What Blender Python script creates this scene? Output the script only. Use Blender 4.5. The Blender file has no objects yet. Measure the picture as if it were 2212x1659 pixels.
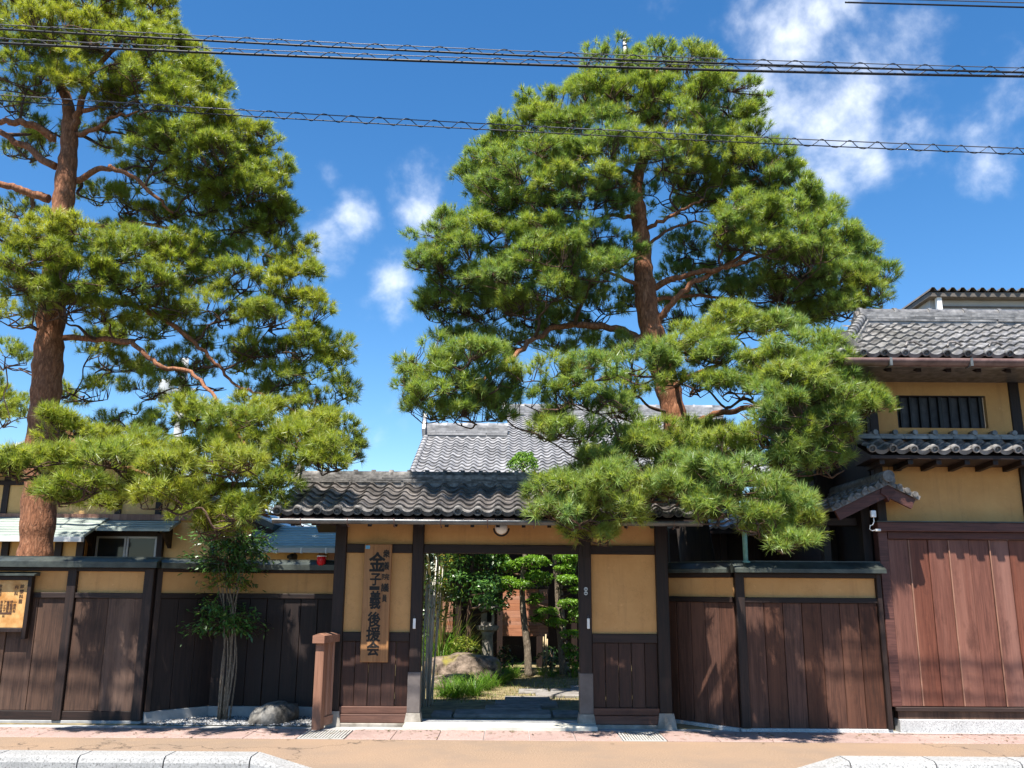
import bpy, bmesh, math, random
import numpy as np
from mathutils import Vector, Matrix

# ------------------------------------------------------------------ camera
SC = bpy.context.scene
COL = SC.collection
F, CX, CY = 1900.0, 1106.0, 829.5           # focal length and centre, in units of a 2212 px wide picture
PITCH, ROLL = math.radians(13.04), math.radians(0.4)
CAMZ = 1.6
_R0 = Vector((1, 0, 0)); _U0 = Vector((0, -math.sin(PITCH), math.cos(PITCH))); FWD = Vector((0, math.cos(PITCH), math.sin(PITCH)))
RGT = _R0 * math.cos(ROLL) + _U0 * math.sin(ROLL)
UPV = _U0 * math.cos(ROLL) - _R0 * math.sin(ROLL)
cam = bpy.data.cameras.new('camera'); cam.sensor_width = 36; cam.lens = F / 2212 * 36
cam.clip_start = 0.1; cam.clip_end = 3000
camo = bpy.data.objects.new('camera', cam); COL.objects.link(camo)
camo.matrix_world = Matrix(((RGT.x, UPV.x, -FWD.x, 0), (RGT.y, UPV.y, -FWD.y, 0), (RGT.z, UPV.z, -FWD.z, CAMZ), (0, 0, 0, 1)))
SC.camera = camo

# ------------------------------------------------------------------ sky, sun, exposure
SUN_EL, SUN_AZ = math.radians(64), math.radians(200)          # azimuth: 0 = +Y, clockwise; the sun stands behind and left of the camera
SDIR = Vector((math.sin(SUN_AZ) * math.cos(SUN_EL), math.cos(SUN_AZ) * math.cos(SUN_EL), math.sin(SUN_EL)))
W = bpy.data.worlds.new('World'); SC.world = W; W.use_nodes = True
nt = W.node_tree; nt.nodes.clear()
def wn(t, **k):
    n = nt.nodes.new(t)
    for a, b in k.items(): setattr(n, a, b)
    return n
def ray(px, py):
    u = (px - CX) / F; v = -(py - CY) / F
    return FWD + RGT * u + UPV * v
def wmath(op, a, b=None, c=None):
    n = wn('ShaderNodeMath', operation=op)
    for i, s in enumerate((a, b, c)):
        if s is None: continue
        if isinstance(s, (int, float)): n.inputs[i].default_value = s
        else: nt.links.new(s, n.inputs[i])
    return n.outputs[0]
sky = wn('ShaderNodeTexSky', sky_type='NISHITA', sun_disc=False)
sky.sun_elevation = SUN_EL; sky.sun_rotation = SUN_AZ; sky.altitude = 600; sky.air_density = 1.0; sky.dust_density = 0.1; sky.ozone_density = 2.2
hs = wn('ShaderNodeHueSaturation'); hs.inputs['Saturation'].default_value = 1.3; hs.inputs['Value'].default_value = 1.15; hs.inputs['Hue'].default_value = 0.5
nt.links.new(sky.outputs[0], hs.inputs['Color'])
tc = wn('ShaderNodeTexCoord')
no = wn('ShaderNodeTexNoise'); no.inputs['Scale'].default_value = 9.0; no.inputs['Detail'].default_value = 10; no.inputs['Roughness'].default_value = 0.55; no.inputs['Distortion'].default_value = 0.12
nt.links.new(tc.outputs['Generated'], no.inputs['Vector'])
# fair-weather clouds: one noise field over the whole sky, thicker where the photograph shows a cloud bank
blobs = [(1690, 40, 300, .21), (1800, 250, 280, .19), (1900, 130, 220, .16), (2150, 230, 230, .2), (1980, 260, 160, .2), (860, 632, 135, .37), (772, 468, 105, .25), (915, 435, 140, .27), (690, 525, 150, .22), (700, 375, 80, .13), (850, 560, 80, .17), (2110, 60, 220, .16)]
acc = None
for bx_, by_, br, amp in blobs:
    c = ray(bx_, by_).normalized()
    vd = wn('ShaderNodeVectorMath', operation='DISTANCE'); nt.links.new(tc.outputs['Generated'], vd.inputs[0]); vd.inputs[1].default_value = c
    g = wn('ShaderNodeMapRange', interpolation_type='SMOOTHSTEP')
    g.inputs['From Min'].default_value = br / F * 1.15; g.inputs['From Max'].default_value = 0.0
    g.inputs['To Min'].default_value = 0.0; g.inputs['To Max'].default_value = amp + .05
    nt.links.new(vd.outputs['Value'], g.inputs['Value'])
    acc = g.outputs[0] if acc is None else wmath('MAXIMUM', acc, g.outputs[0])
dens = wmath('ADD', no.outputs['Fac'], acc)
mr = wn('ShaderNodeMapRange', interpolation_type='SMOOTHERSTEP'); mr.inputs['From Min'].default_value = 0.63; mr.inputs['From Max'].default_value = 1.04; mr.inputs['To Max'].default_value = 0.93
nt.links.new(dens, mr.inputs['Value'])
mx = wn('ShaderNodeMix', data_type='RGBA'); nt.links.new(mr.outputs[0], mx.inputs['Factor']); nt.links.new(hs.outputs[0], mx.inputs['A']); mx.inputs['B'].default_value = (8.3, 8.6, 9.2, 1)
bg = wn('ShaderNodeBackground'); bg.inputs['Strength'].default_value = 0.077
nt.links.new(mx.outputs['Result'], bg.inputs['Color'])
wo = wn('ShaderNodeOutputWorld'); nt.links.new(bg.outputs[0], wo.inputs['Surface'])

sl = bpy.data.lights.new('sun', 'SUN'); sl.energy = 5.0; sl.angle = math.radians(0.53); sl.color = (1, .95, .87)
so = bpy.data.objects.new('sun', sl); COL.objects.link(so); so.rotation_euler = SDIR.to_track_quat('Z', 'Y').to_euler(); so.location = SDIR * 40
SC.view_settings.view_transform = 'Standard'; SC.view_settings.look = 'None'; SC.view_settings.gamma = 1; SC.view_settings.use_curve_mapping = False
SC.view_settings.exposure = 1.25

# ------------------------------------------------------------------ picture <-> place
CAM = Vector((0, 0, CAMZ))
def atY(px, py, Y):
    d = ray(px, py); return CAM + d * (Y / d.y)
def atZ(px, py, Z):
    d = ray(px, py); return CAM + d * ((Z - CAMZ) / d.z)
def zY(py, Y, px=1106): return atY(px, py, Y).z
def xY(px, py, Y): return atY(px, py, Y).x
def ppm(Y, py=1100): return 1.0 / (atY(1107, py, Y).x - atY(1106, py, Y).x)

# ------------------------------------------------------------------ objects
ORG = {}
def link(o, parent=None):
    COL.objects.link(o)
    if parent is not None: o.parent = parent
    return o
def thing(name, label, cat, loc=(0, 0, 0), group=None, kind=None):
    o = bpy.data.objects.new(name, None); link(o); o.location = loc; o.empty_display_size = .2
    ORG[o.name] = Vector(loc)
    return tag(o, label, cat, group, kind)
def tag(o, label=None, cat=None, group=None, kind=None):
    if label: o['label'] = label
    if cat: o['category'] = cat
    if group: o['group'] = group
    if kind: o['kind'] = kind
    return o
def worg(p): return ORG[p.name] if p is not None else Vector((0, 0, 0))

class MB:
    def __init__(s): s.v = []; s.f = []; s.sm = []
    def add(s, vs, fs, smooth=False):
        o = len(s.v); s.v += [tuple(v) for v in vs]; s.f += [tuple(i + o for i in f) for f in fs]; s.sm += [smooth] * len(fs); return s
    def box(s, x0, x1, y0, y1, z0, z1):
        x0, x1 = min(x0, x1), max(x0, x1); y0, y1 = min(y0, y1), max(y0, y1); z0, z1 = min(z0, z1), max(z0, z1)
        return s.add([(x0, y0, z0), (x1, y0, z0), (x1, y1, z0), (x0, y1, z0), (x0, y0, z1), (x1, y0, z1), (x1, y1, z1), (x0, y1, z1)],
                     [(0, 3, 2, 1), (4, 5, 6, 7), (0, 1, 5, 4), (1, 2, 6, 5), (2, 3, 7, 6), (3, 0, 4, 7)])
    def cbox(s, x0, x1, y0, y1, z0, z1, c=.006):
        x0, x1 = min(x0, x1), max(x0, x1); y0, y1 = min(y0, y1), max(y0, y1); z0, z1 = min(z0, z1), max(z0, z1)
        c = min(c, (x1 - x0) * .3, (y1 - y0) * .3, (z1 - z0) * .3)
        bm = bmesh.new(); bmesh.ops.create_cube(bm, size=1)
        for v in bm.verts:
            v.co = Vector(((x0 + x1) / 2 + v.co.x * (x1 - x0), (y0 + y1) / 2 + v.co.y * (y1 - y0), (z0 + z1) / 2 + v.co.z * (z1 - z0)))
        bmesh.ops.bevel(bm, geom=list(bm.edges), offset=c, segments=1, affect='EDGES')
        bm.verts.index_update()
        s.add([v.co[:] for v in bm.verts], [[v.index for v in f.verts] for f in bm.faces]); bm.free(); return s
    def prism(s, poly, d):        # poly: list of 3D points, d: extrusion vector
        n = len(poly); d = Vector(d); a = [Vector(p) for p in poly]
        return s.add(a + [p + d for p in a], [tuple(range(n))[::-1], tuple(range(n, 2 * n))] + [(i, (i + 1) % n, n + (i + 1) % n, n + i) for i in range(n)])
    def tube(s, pts, rad, n=8, cap=True, jitter=0, rng=None, smooth=True):
        pts = [Vector(p) for p in pts]; m = len(pts)
        if isinstance(rad, (int, float)): rad = [rad] * m
        t = (pts[1] - pts[0]).normalized(); u = t.orthogonal().normalized(); vs = []
        for i in range(m):
            a = pts[max(0, i - 1)]; b = pts[min(m - 1, i + 1)]; t = (b - a)
            t = t.normalized() if t.length > 1e-9 else Vector((0, 0, 1))
            u = (u - t * u.dot(t)); u = u.normalized() if u.length > 1e-6 else t.orthogonal().normalized(); w = t.cross(u)
            for k in range(n):
                an = 2 * math.pi * k / n; r = rad[i] * (1 + (rng.uniform(-jitter, jitter) if jitter else 0))
                vs.append(pts[i] + (u * math.cos(an) + w * math.sin(an)) * r)
        fs = [(i * n + k, i * n + (k + 1) % n, (i + 1) * n + (k + 1) % n, (i + 1) * n + k) for i in range(m - 1) for k in range(n)]
        s.add(vs, fs, smooth)
        if cap: o = len(s.v) - len(vs); s.f += [tuple(o + k for k in range(n))[::-1], tuple(o + (m - 1) * n + k for k in range(n))]; s.sm += [False, False]
        return s
    def lathe(s, prof, c, n=16, smooth=True):   # prof: (r, z) from bottom to top
        c = Vector(c); vs = []
        for r, z in prof:
            for k in range(n): a = 2 * math.pi * k / n; vs.append(c + Vector((r * math.cos(a), r * math.sin(a), z)))
        m = len(prof)
        fs = [(i * n + k, i * n + (k + 1) % n, (i + 1) * n + (k + 1) % n, (i + 1) * n + k) for i in range(m - 1) for k in range(n)]
        s.add(vs, fs, smooth); o = len(s.v) - len(vs)
        s.f += [tuple(o + k for k in range(n))[::-1], tuple(o + (m - 1) * n + k for k in range(n))]; s.sm += [False, False]
        return s
    def mesh(s, name, centre):
        me = bpy.data.meshes.new(name)
        me.from_pydata([(v[0] - centre[0], v[1] - centre[1], v[2] - centre[2]) for v in s.v], [], s.f)
        me.polygons.foreach_set('use_smooth', s.sm); me.update(); return me
    def build(s, name, m, parent=None, base=False, **tags):
        a = np.array(s.v); lo, hi = a.min(0), a.max(0); c = (lo + hi) / 2
        if base: c[2] = lo[2]
        me = s.mesh(name, c); me.materials.append(m)
        o = bpy.data.objects.new(name, me); link(o, parent); ORG[o.name] = Vector(c)
        o.location = Vector(c) - worg(parent)
        return tag(o, **tags)

class Frame:
    """a straight run of wall: u along it, v towards the street, z up"""
    def __init__(s, A, B=None):
        s.A = Vector((A[0], A[1], 0)); B = Vector((B[0], B[1], 0)) if B else s.A + Vector((1, 0, 0))
        s.L = (B - s.A).length; s.u = (B - s.A).normalized(); s.v = Vector((s.u.y, -s.u.x, 0)); s.ang = math.atan2(s.u.y, s.u.x)
    def P(s, u, v, z): return s.A + s.u * u + s.v * v + Vector((0, 0, z))
    def obj(s, name, mb, m, parent, **tags):      # mb in (u, -v, z) coordinates
        a = np.array(mb.v); c = (a.min(0) + a.max(0)) / 2
        me = mb.mesh(name, c); me.materials.append(m)
        o = bpy.data.objects.new(name, me); link(o, parent)
        w = s.P(c[0], -c[1], c[2]); ORG[o.name] = w
        po = worg(parent); o.location = w - po; o.rotation_euler = (0, 0, s.ang)
        return tag(o, **tags)
    def box(s, name, m, parent, u0, u1, v0, v1, z0, z1, c=.005, **tags):
        mb = MB(); (mb.cbox(u0, u1, -v1, -v0, z0, z1, c) if c else mb.box(u0, u1, -v1, -v0, z0, z1))
        return s.obj(name, mb, m, parent, **tags)
    def prism(s, name, m, parent, u0, u1, poly, **tags):   # poly in (v, z)
        mb = MB().prism([(u0, -v, z) for v, z in poly], (u1 - u0, 0, 0)); return s.obj(name, mb, m, parent, **tags)

def inst(name, me, loc, parent, rot=(0, 0, 0), scale=None):
    o = bpy.data.objects.new(name, me); link(o, parent); o.location = Vector(loc) - worg(parent); o.rotation_euler = rot
    if scale: o.scale = scale
    return o

# ------------------------------------------------------------------ materials
def new_mat(name):
    m = bpy.data.materials.new(name); m.use_nodes = True; t = m.node_tree; t.nodes.clear()
    out = t.nodes.new('ShaderNodeOutputMaterial'); bs = t.nodes.new('ShaderNodeBsdfPrincipled'); t.links.new(bs.outputs[0], out.inputs['Surface'])
    bs.inputs['Specular IOR Level'].default_value = 0.35
    return m, t, bs
def nd(t, typ, ins={}, **k):
    n = t.nodes.new(typ)
    for a, b in k.items(): setattr(n, a, b)
    for a, b in ins.items():
        if hasattr(b, 'is_linked') or isinstance(b, bpy.types.NodeSocket): t.links.new(b, n.inputs[a])
        else: n.inputs[a].default_value = b
    return n
def ramp(t, fac, stops):
    r = t.nodes.new('ShaderNodeValToRGB'); t.links.new(fac, r.inputs[0]); e = r.color_ramp.elements
    while len(e) < len(stops): e.new(0.5)
    for el, (p, c) in zip(e, stops): el.position = p; el.color = (c[0], c[1], c[2], 1)
    return r.outputs[0]
def coords(t, scale=(1, 1, 1), rnd=True, world=False):
    if world:
        g = t.nodes.new('ShaderNodeNewGeometry'); v = g.outputs['Position']
    else: v = t.nodes.new('ShaderNodeTexCoord').outputs['Object']
    if rnd:
        oi = t.nodes.new('ShaderNodeObjectInfo'); mu = nd(t, 'ShaderNodeMath', {0: oi.outputs['Random'], 1: 37.0}, operation='MULTIPLY')
        v = nd(t, 'ShaderNodeVectorMath', {0: v, 1: mu.outputs[0]}, operation='ADD').outputs[0]
    return nd(t, 'ShaderNodeMapping', {'Vector': v, 'Scale': scale}).outputs[0]
def mixc(t, f, a, b, blend='MIX'):
    n = t.nodes.new('ShaderNodeMix'); n.data_type = 'RGBA'; n.blend_type = blend
    for k, s in (('Factor', f), ('A', a), ('B', b)):
        if isinstance(s, bpy.types.NodeSocket): t.links.new(s, n.inputs[k])
        elif isinstance(s, (int, float)): n.inputs[k].default_value = s
        else: n.inputs[k].default_value = (s[0], s[1], s[2], 1)
    return n.outputs['Result']
def bump(t, bs, h, strength=.3, dist=.01):
    b = nd(t, 'ShaderNodeBump', {'Height': h, 'Strength': strength, 'Distance': dist}); t.links.new(b.outputs[0], bs.inputs['Normal'])
def objrand(t, lo, hi):
    oi = t.nodes.new('ShaderNodeObjectInfo'); return nd(t, 'ShaderNodeMapRange', {'Value': oi.outputs['Random'], 'To Min': lo, 'To Max': hi}).outputs[0]

def wood(name, dark, light, axis='z', rough=.7, fade=None, scale=1.0, var=.25):
    m, t, bs = new_mat(name)
    a, b = 46 * scale, 2.2 * scale
    sc = {'z': (a, a, b), 'x': (b, a, a), 'y': (a, b, a)}[axis]
    v = coords(t, sc)
    n1 = nd(t, 'ShaderNodeTexNoise', {'Vector': v, 'Scale': 1, 'Detail': 6, 'Roughness': .65, 'Distortion': .6})
    c = ramp(t, n1.outputs['Fac'], [(.28, dark), (.72, light)])
    v2 = coords(t, tuple(x * .09 for x in sc))
    n2 = nd(t, 'ShaderNodeTexNoise', {'Vector': v2, 'Scale': 1, 'Detail': 4, 'Roughness': .6})
    if fade: c = mixc(t, ramp(t, n2.outputs['Fac'], [(.48, (0, 0, 0)), (.75, (.75, .75, .75))]), c, fade)
    n5 = nd(t, 'ShaderNodeTexNoise', {'Vector': coords(t, tuple(x * .05 + 1.5 for x in sc)), 'Scale': 1.3, 'Detail': 7, 'Roughness': .7})
    c = mixc(t, ramp(t, n5.outputs['Fac'], [(.30, (.65, .65, .65)), (.46, (0, 0, 0)), (.60, (0, 0, 0)), (.74, (.25, .25, .25))]), c, mixc(t, ramp(t, n5.outputs['Fac'], [(.49, (0, 0, 0)), (.51, (1, 1, 1))]), tuple(x * .8 for x in dark), tuple(x * 1.35 + .012 for x in light)))
    hv = nd(t, 'ShaderNodeHueSaturation', {'Color': c, 'Value': objrand(t, 1 - var, 1 + var), 'Saturation': objrand(t, 1.08, .85)})
    t.links.new(hv.outputs[0], bs.inputs['Base Color']); bs.inputs['Roughness'].default_value = rough
    bump(t, bs, n1.outputs['Fac'], .45, .004); return m
def mottled(name, c0, c1, scale=6, detail=6, rough=.85, bstr=.2, bdist=.004, bscale=60, var=.08, world=False, lo=.35, hi=.68, spec=.3):
    m, t, bs = new_mat(name); v = coords(t, world=world, rnd=not world)
    n1 = nd(t, 'ShaderNodeTexNoise', {'Vector': v, 'Scale': scale, 'Detail': detail, 'Roughness': .6})
    c = ramp(t, n1.outputs['Fac'], [(lo, c0), (hi, c1)])
    hv = nd(t, 'ShaderNodeHueSaturation', {'Color': c, 'Value': objrand(t, 1 - var, 1 + var)})
    t.links.new(hv.outputs[0], bs.inputs['Base Color']); bs.inputs['Roughness'].default_value = rough; bs.inputs['Specular IOR Level'].default_value = spec
    n2 = nd(t, 'ShaderNodeTexNoise', {'Vector': v, 'Scale': bscale, 'Detail': 4})
    bump(t, bs, n2.outputs['Fac'], bstr, bdist); return m
def granite(name, base, dark, light, scale=120, rough=.75):
    m, t, bs = new_mat(name); v = coords(t)
    n1 = nd(t, 'ShaderNodeTexNoise', {'Vector': v, 'Scale': scale, 'Detail': 3, 'Roughness': .7})
    c = ramp(t, n1.outputs['Fac'], [(.36, dark), (.46, base), (.56, base), (.68, light)])
    n2 = nd(t, 'ShaderNodeTexNoise', {'Vector': v, 'Scale': 3.5, 'Detail': 5})
    c = mixc(t, ramp(t, n2.outputs['Fac'], [(.45, (0, 0, 0)), (.8, (.5, .5, .5))]), c, tuple(x * .6 for x in base))
    hv = nd(t, 'ShaderNodeHueSaturation', {'Color': c, 'Value': objrand(t, .92, 1.06)})
    t.links.new(hv.outputs[0], bs.inputs['Base Color']); bs.inputs['Roughness'].default_value = rough
    bump(t, bs, n1.outputs['Fac'], .3, .003); return m
def plain(name, c, rough=.5, metal=0, emit=None):
    m, t, bs = new_mat(name); bs.inputs['Base Color'].default_value = (*c, 1); bs.inputs['Roughness'].default_value = rough; bs.inputs['Metallic'].default_value = metal
    if emit: bs.inputs['Emission Color'].default_value = (*c, 1); bs.inputs['Emission Strength'].default_value = emit
    return m
def leafy(name, trans=.35, rough=.5, tint=(1.1, 1.25, .55)):
    m = bpy.data.materials.new(name); m.use_nodes = True; t = m.node_tree; t.nodes.clear()
    out = t.nodes.new('ShaderNodeOutputMaterial'); at = nd(t, 'ShaderNodeAttribute', attribute_name='col')
    bs = nd(t, 'ShaderNodeBsdfPrincipled', {'Base Color': at.outputs['Color'], 'Roughness': rough, 'Specular IOR Level': .4})
    tr = nd(t, 'ShaderNodeBsdfTranslucent', {'Color': mixc(t, 1.0, at.outputs['Color'], tint, 'MULTIPLY')})
    ms = nd(t, 'ShaderNodeMixShader', {0: trans, 1: bs.outputs[0], 2: tr.outputs[0]}); t.links.new(ms.outputs[0], out.inputs['Surface']); return m

M = {}
M['timber'] = wood('timber', (.006, .0035, .0028), (.034, .016, .011), 'z', .6)  # all timber grains: base darkened to stand in for deeper shade
M['timber_x'] = wood('timber_x', (.006, .0035, .0028), (.036, .017, .012), 'x', .6)
M['timber_y'] = wood('timber_y', (.006, .0035, .0028), (.036, .017, .012), 'y', .6)
M['plank_gate'] = wood('plank_gate', (.015, .006, .004), (.058, .022, .013), 'z', .6, (.08, .035, .023))  # gate planks under the eave: shade deepened in the base colour
M['rail_gate'] = wood('rail_gate', (.05, .02, .013), (.14, .062, .04), 'x', .65, (.17, .085, .06))
M['plank_left'] = wood('plank_left', (.022, .011, .007), (.092, .045, .026), 'z', .7, (.145, .08, .05))
M['plank_dark'] = wood('plank_dark', (.009, .005, .004), (.028, .0145, .0115), 'z', .65)  # planks of sunless walls, shade darkened into the colour
M['plank_right'] = wood('plank_right', (.030, .011, .006), (.115, .045, .025), 'z', .7, (.17, .075, .045))
M['plank_house'] = wood('plank_house', (.075, .022, .012), (.18, .060, .035), 'z', .6, (.23, .095, .062), var=.15)
M['beam_house'] = wood('beam_house', (.04, .012, .009), (.13, .045, .032), 'x', .55)
M['rail_cedar'] = wood('rail_cedar', (.17, .08, .052), (.36, .185, .12), 'z', .7, (.42, .24, .17))
M['rail_cedar_y'] = wood('rail_cedar_y', (.17, .08, .052), (.36, .185, .12), 'y', .7, (.42, .24, .17))
M['signwood'] = wood('signwood', (.19, .075, .022), (.36, .17, .055), 'z', .55, (.42, .23, .09), .7, 0)
M['paperwood'] = mottled('paperwood', (.42, .19, .05), (.68, .42, .17), 7, 6, .6, .05)
def plaster(name, c0, c1, dirt):
    m, t, bs = new_mat(name); v = coords(t)
    n1 = nd(t, 'ShaderNodeTexNoise', {'Vector': v, 'Scale': 2.3, 'Detail': 9, 'Roughness': .68})
    c = ramp(t, n1.outputs['Fac'], [(.32, c0), (.68, c1)])
    n2 = nd(t, 'ShaderNodeTexNoise', {'Vector': coords(t, (11, 11, .7)), 'Scale': 1, 'Detail': 6, 'Roughness': .65})     # rain streaks
    c = mixc(t, ramp(t, n2.outputs['Fac'], [(.52, (0, 0, 0)), (.74, (.42, .42, .42))]), c, dirt)
    n4 = nd(t, 'ShaderNodeTexNoise', {'Vector': v, 'Scale': 14, 'Detail': 8, 'Roughness': .75})                         # rubbed pale patches
    c = mixc(t, ramp(t, n4.outputs['Fac'], [(.6, (0, 0, 0)), (.72, (.4, .4, .4))]), c, tuple(min(1, x * 1.35 + .06) for x in c1))
    vo = nd(t, 'ShaderNodeTexVoronoi', {'Vector': nd(t, 'ShaderNodeVectorMath', {0: v, 1: n1.outputs['Color']}, operation='ADD').outputs[0], 'Scale': 1.3}, feature='DISTANCE_TO_EDGE')
    c = mixc(t, ramp(t, vo.outputs['Distance'], [(.0, (.5, .5, .5)), (.004, (0, 0, 0))]), c, tuple(x * .45 for x in dirt))
    t.links.new(c, bs.inputs['Base Color']); bs.inputs['Roughness'].default_value = .93
    n3 = nd(t, 'ShaderNodeTexNoise', {'Vector': v, 'Scale': 130, 'Detail': 5}); bump(t, bs, n3.outputs['Fac'], .35, .004); return m
M['plaster'] = plaster('plaster', (.50, .262, .096), (.60, .335, .135), (.34, .175, .075))
M['plaster_house'] = plaster('plaster_house', (.48, .248, .086), (.58, .32, .118), (.35, .175, .07))
M['plaster_far'] = plaster('plaster_far', (.58, .34, .13), (.68, .43, .18), (.42, .25, .11))
M['tile'] = mottled('tile', (.042, .036, .032), (.19, .168, .152), 11, 8, .42, .25, .005, 50, .38, spec=.55)
M['tile_house'] = mottled('tile_house', (.085, .080, .076), (.255, .245, .235), 8, 7, .38, .15, .003, 50, .3, spec=.6)
M['tile_far'] = mottled('tile_far', (.17, .168, .172), (.34, .335, .34), 7, 6, .4, .1, .003, 50, .24, spec=.55)
M['tile_end'] = mottled('tile_end', (.06, .055, .05), (.21, .195, .18), 16, 7, .6, .2, .003, 60, .42)
M['cap_copper'] = mottled('cap_copper', (.018, .021, .018), (.062, .072, .062), 5, 6, .45, .1, .002, 40, .1, spec=.5)
M['copper_green'] = mottled('copper_green', (.25, .29, .26), (.38, .42, .37), 4, 6, .5, .1, .002, 40, .08, spec=.5)
M['patina'] = mottled('patina', (.12, .30, .25), (.28, .46, .40), 9, 5, .7, .2, .003, 50)
M['roof_metal'] = mottled('roof_metal', (.42, .45, .46), (.55, .58, .58), 3, 4, .35, .05, .002, 40, spec=.6)
M['gutter'] = mottled('gutter', (.06, .062, .062), (.15, .155, .15), 6, 5, .35, .1, .002, 40, spec=.6)
M['gutter_brown'] = mottled('gutter_brown', (.085, .045, .038), (.17, .10, .085), 7, 5, .4, .1, .002, 40, spec=.5)
M['shoe_metal'] = mottled('shoe_metal', (.085, .07, .065), (.14, .12, .11), 5, 5, .5, .1, .002, 40, spec=.5)
M['granite'] = granite('granite', (.44, .43, .42), (.14, .13, .13), (.66, .65, .63), 95)
M['granite_kerb'] = granite('granite_kerb', (.31, .305, .295), (.12, .115, .11), (.46, .45, .44), 60)
M['granite_pink'] = granite('granite_pink', (.335, .235, .205), (.20, .125, .105), (.44, .335, .30), 80)
M['concrete'] = mottled('concrete', (.26, .26, .255), (.40, .40, .39), 5, 7, .9, .3, .004, 70)
M['stone'] = mottled('stone', (.16, .14, .115), (.34, .31, .27), 7, 8, .9, .5, .008, 30)
M['sill'] = mottled('sill', (.42, .40, .34), (.56, .54, .47), 4, 6, .85, .2, .004, 50)
def pavement(name):
    m, t, bs = new_mat(name); v = coords(t, world=True, rnd=False)
    n1 = nd(t, 'ShaderNodeTexNoise', {'Vector': v, 'Scale': 70, 'Detail': 4, 'Roughness': .75})
    c = ramp(t, n1.outputs['Fac'], [(.34, (.11, .072, .045)), (.47, (.23, .158, .105)), (.58, (.27, .19, .128)), (.70, (.42, .325, .24))])
    n2 = nd(t, 'ShaderNodeTexNoise', {'Vector': v, 'Scale': 1.7, 'Detail': 9, 'Roughness': .7})
    c = mixc(t, ramp(t, n2.outputs['Fac'], [(.40, (.7, .7, .7)), (.55, (0, 0, 0))]), c, (.20, .145, .105))
    n5 = nd(t, 'ShaderNodeTexNoise', {'Vector': v, 'Scale': .55, 'Detail': 3})
    c = mixc(t, ramp(t, n5.outputs['Fac'], [(.45, (0, 0, 0)), (.65, (.6, .6, .6))]), c, (.28, .185, .118))
    w = nd(t, 'ShaderNodeVectorMath', {0: v, 1: nd(t, 'ShaderNodeTexNoise', {'Vector': v, 'Scale': 3.5, 'Detail': 5}).outputs['Color']}, operation='ADD').outputs[0]
    vo = nd(t, 'ShaderNodeTexVoronoi', {'Vector': w, 'Scale': .16}, feature='DISTANCE_TO_EDGE')
    cr = ramp(t, vo.outputs['Distance'], [(.0, (1, 1, 1)), (.0022, (0, 0, 0))])
    c = mixc(t, cr, c, (.07, .05, .038)); t.links.new(c, bs.inputs['Base Color']); bs.inputs['Roughness'].default_value = .92
    h = nd(t, 'ShaderNodeMath', {0: n1.outputs['Fac'], 1: cr}, operation='SUBTRACT'); bump(t, bs, h.outputs[0], .5, .006); return m
M['sidewalk'] = pavement('sidewalk')
M['asphalt'] = mottled('asphalt', (.045, .045, .047), (.075, .075, .078), 40, 5, .9, .4, .006, 150, world=True)
M['earth'] = mottled('earth', (.13, .10, .055), (.30, .24, .12), 5, 8, .95, .5, .01, 60, world=True)
M['soil'] = mottled('soil', (.03, .03, .028), (.07, .065, .06), 12, 6, .95, .5, .01, 60, world=True)
M['glass_dark'] = plain('glass_dark', (.02, .024, .026), .08)
M['slat_grey'] = mottled('slat_grey', (.035, .036, .040), (.075, .075, .08), 8, 5, .6, .1)
M['alu'] = plain('alu', (.42, .42, .42), .4, .3)
M['white'] = mottled('white', (.70, .69, .66), (.78, .77, .74), 3, 4, .5, .05)
M['globe'] = plain('globe', (.80, .79, .74), .3)
M['black'] = plain('black', (.012, .012, .013), .5)
M['shade_black'] = plain('shade_black', (.008, .007, .006), .95)  # black for spots where only deep shade shows
M['ink'] = plain('ink', (.010, .009, .008), .65)
M['ink_brown'] = plain('ink_brown', (.075, .035, .022), .7)
M['blue'] = plain('blue', (.12, .38, .62), .5)
M['red'] = plain('red', (.62, .012, .02), .25)
M['cable'] = plain('cable', (.012, .012, .014), .45)
M['wire'] = plain('wire', (.10, .10, .11), .4, .4)
M['bamboo'] = wood('bamboo', (.30, .22, .11), (.52, .42, .25), 'z', .5, None, .6)
M['bamboo_grey'] = wood('bamboo_grey', (.32, .29, .24), (.55, .52, .46), 'z', .5, None, .6)
M['wrap'] = wood('wrap', (.008, .005, .003), (.028, .017, .010), 'z', .9, None, .5)  # darkened so the colour carries the shade around the lower trunk
M['grate'] = plain('grate', (.42, .40, .37), .5, .0)
M['wall_grey'] = mottled('wall_grey', (.40, .41, .41), (.47, .48, .48), 2, 4, .7, .05)
M['fascia'] = mottled('fascia', (.10, .085, .07), (.15, .13, .11), 4, 4, .6, .05)
M['blind'] = wood('blind', (.30, .12, .065), (.46, .21, .12), 'x', .75, None, 1, .03)
M['gravel'] = leafy('gravel', 0.0, .8)
M['needle'] = leafy('needle', .46, .36, (1.25, 1.2, .45))
M['leaf'] = leafy('leaf', .35, .4)
M['leaf_gloss'] = leafy('leaf_gloss', .22, .3)

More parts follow.
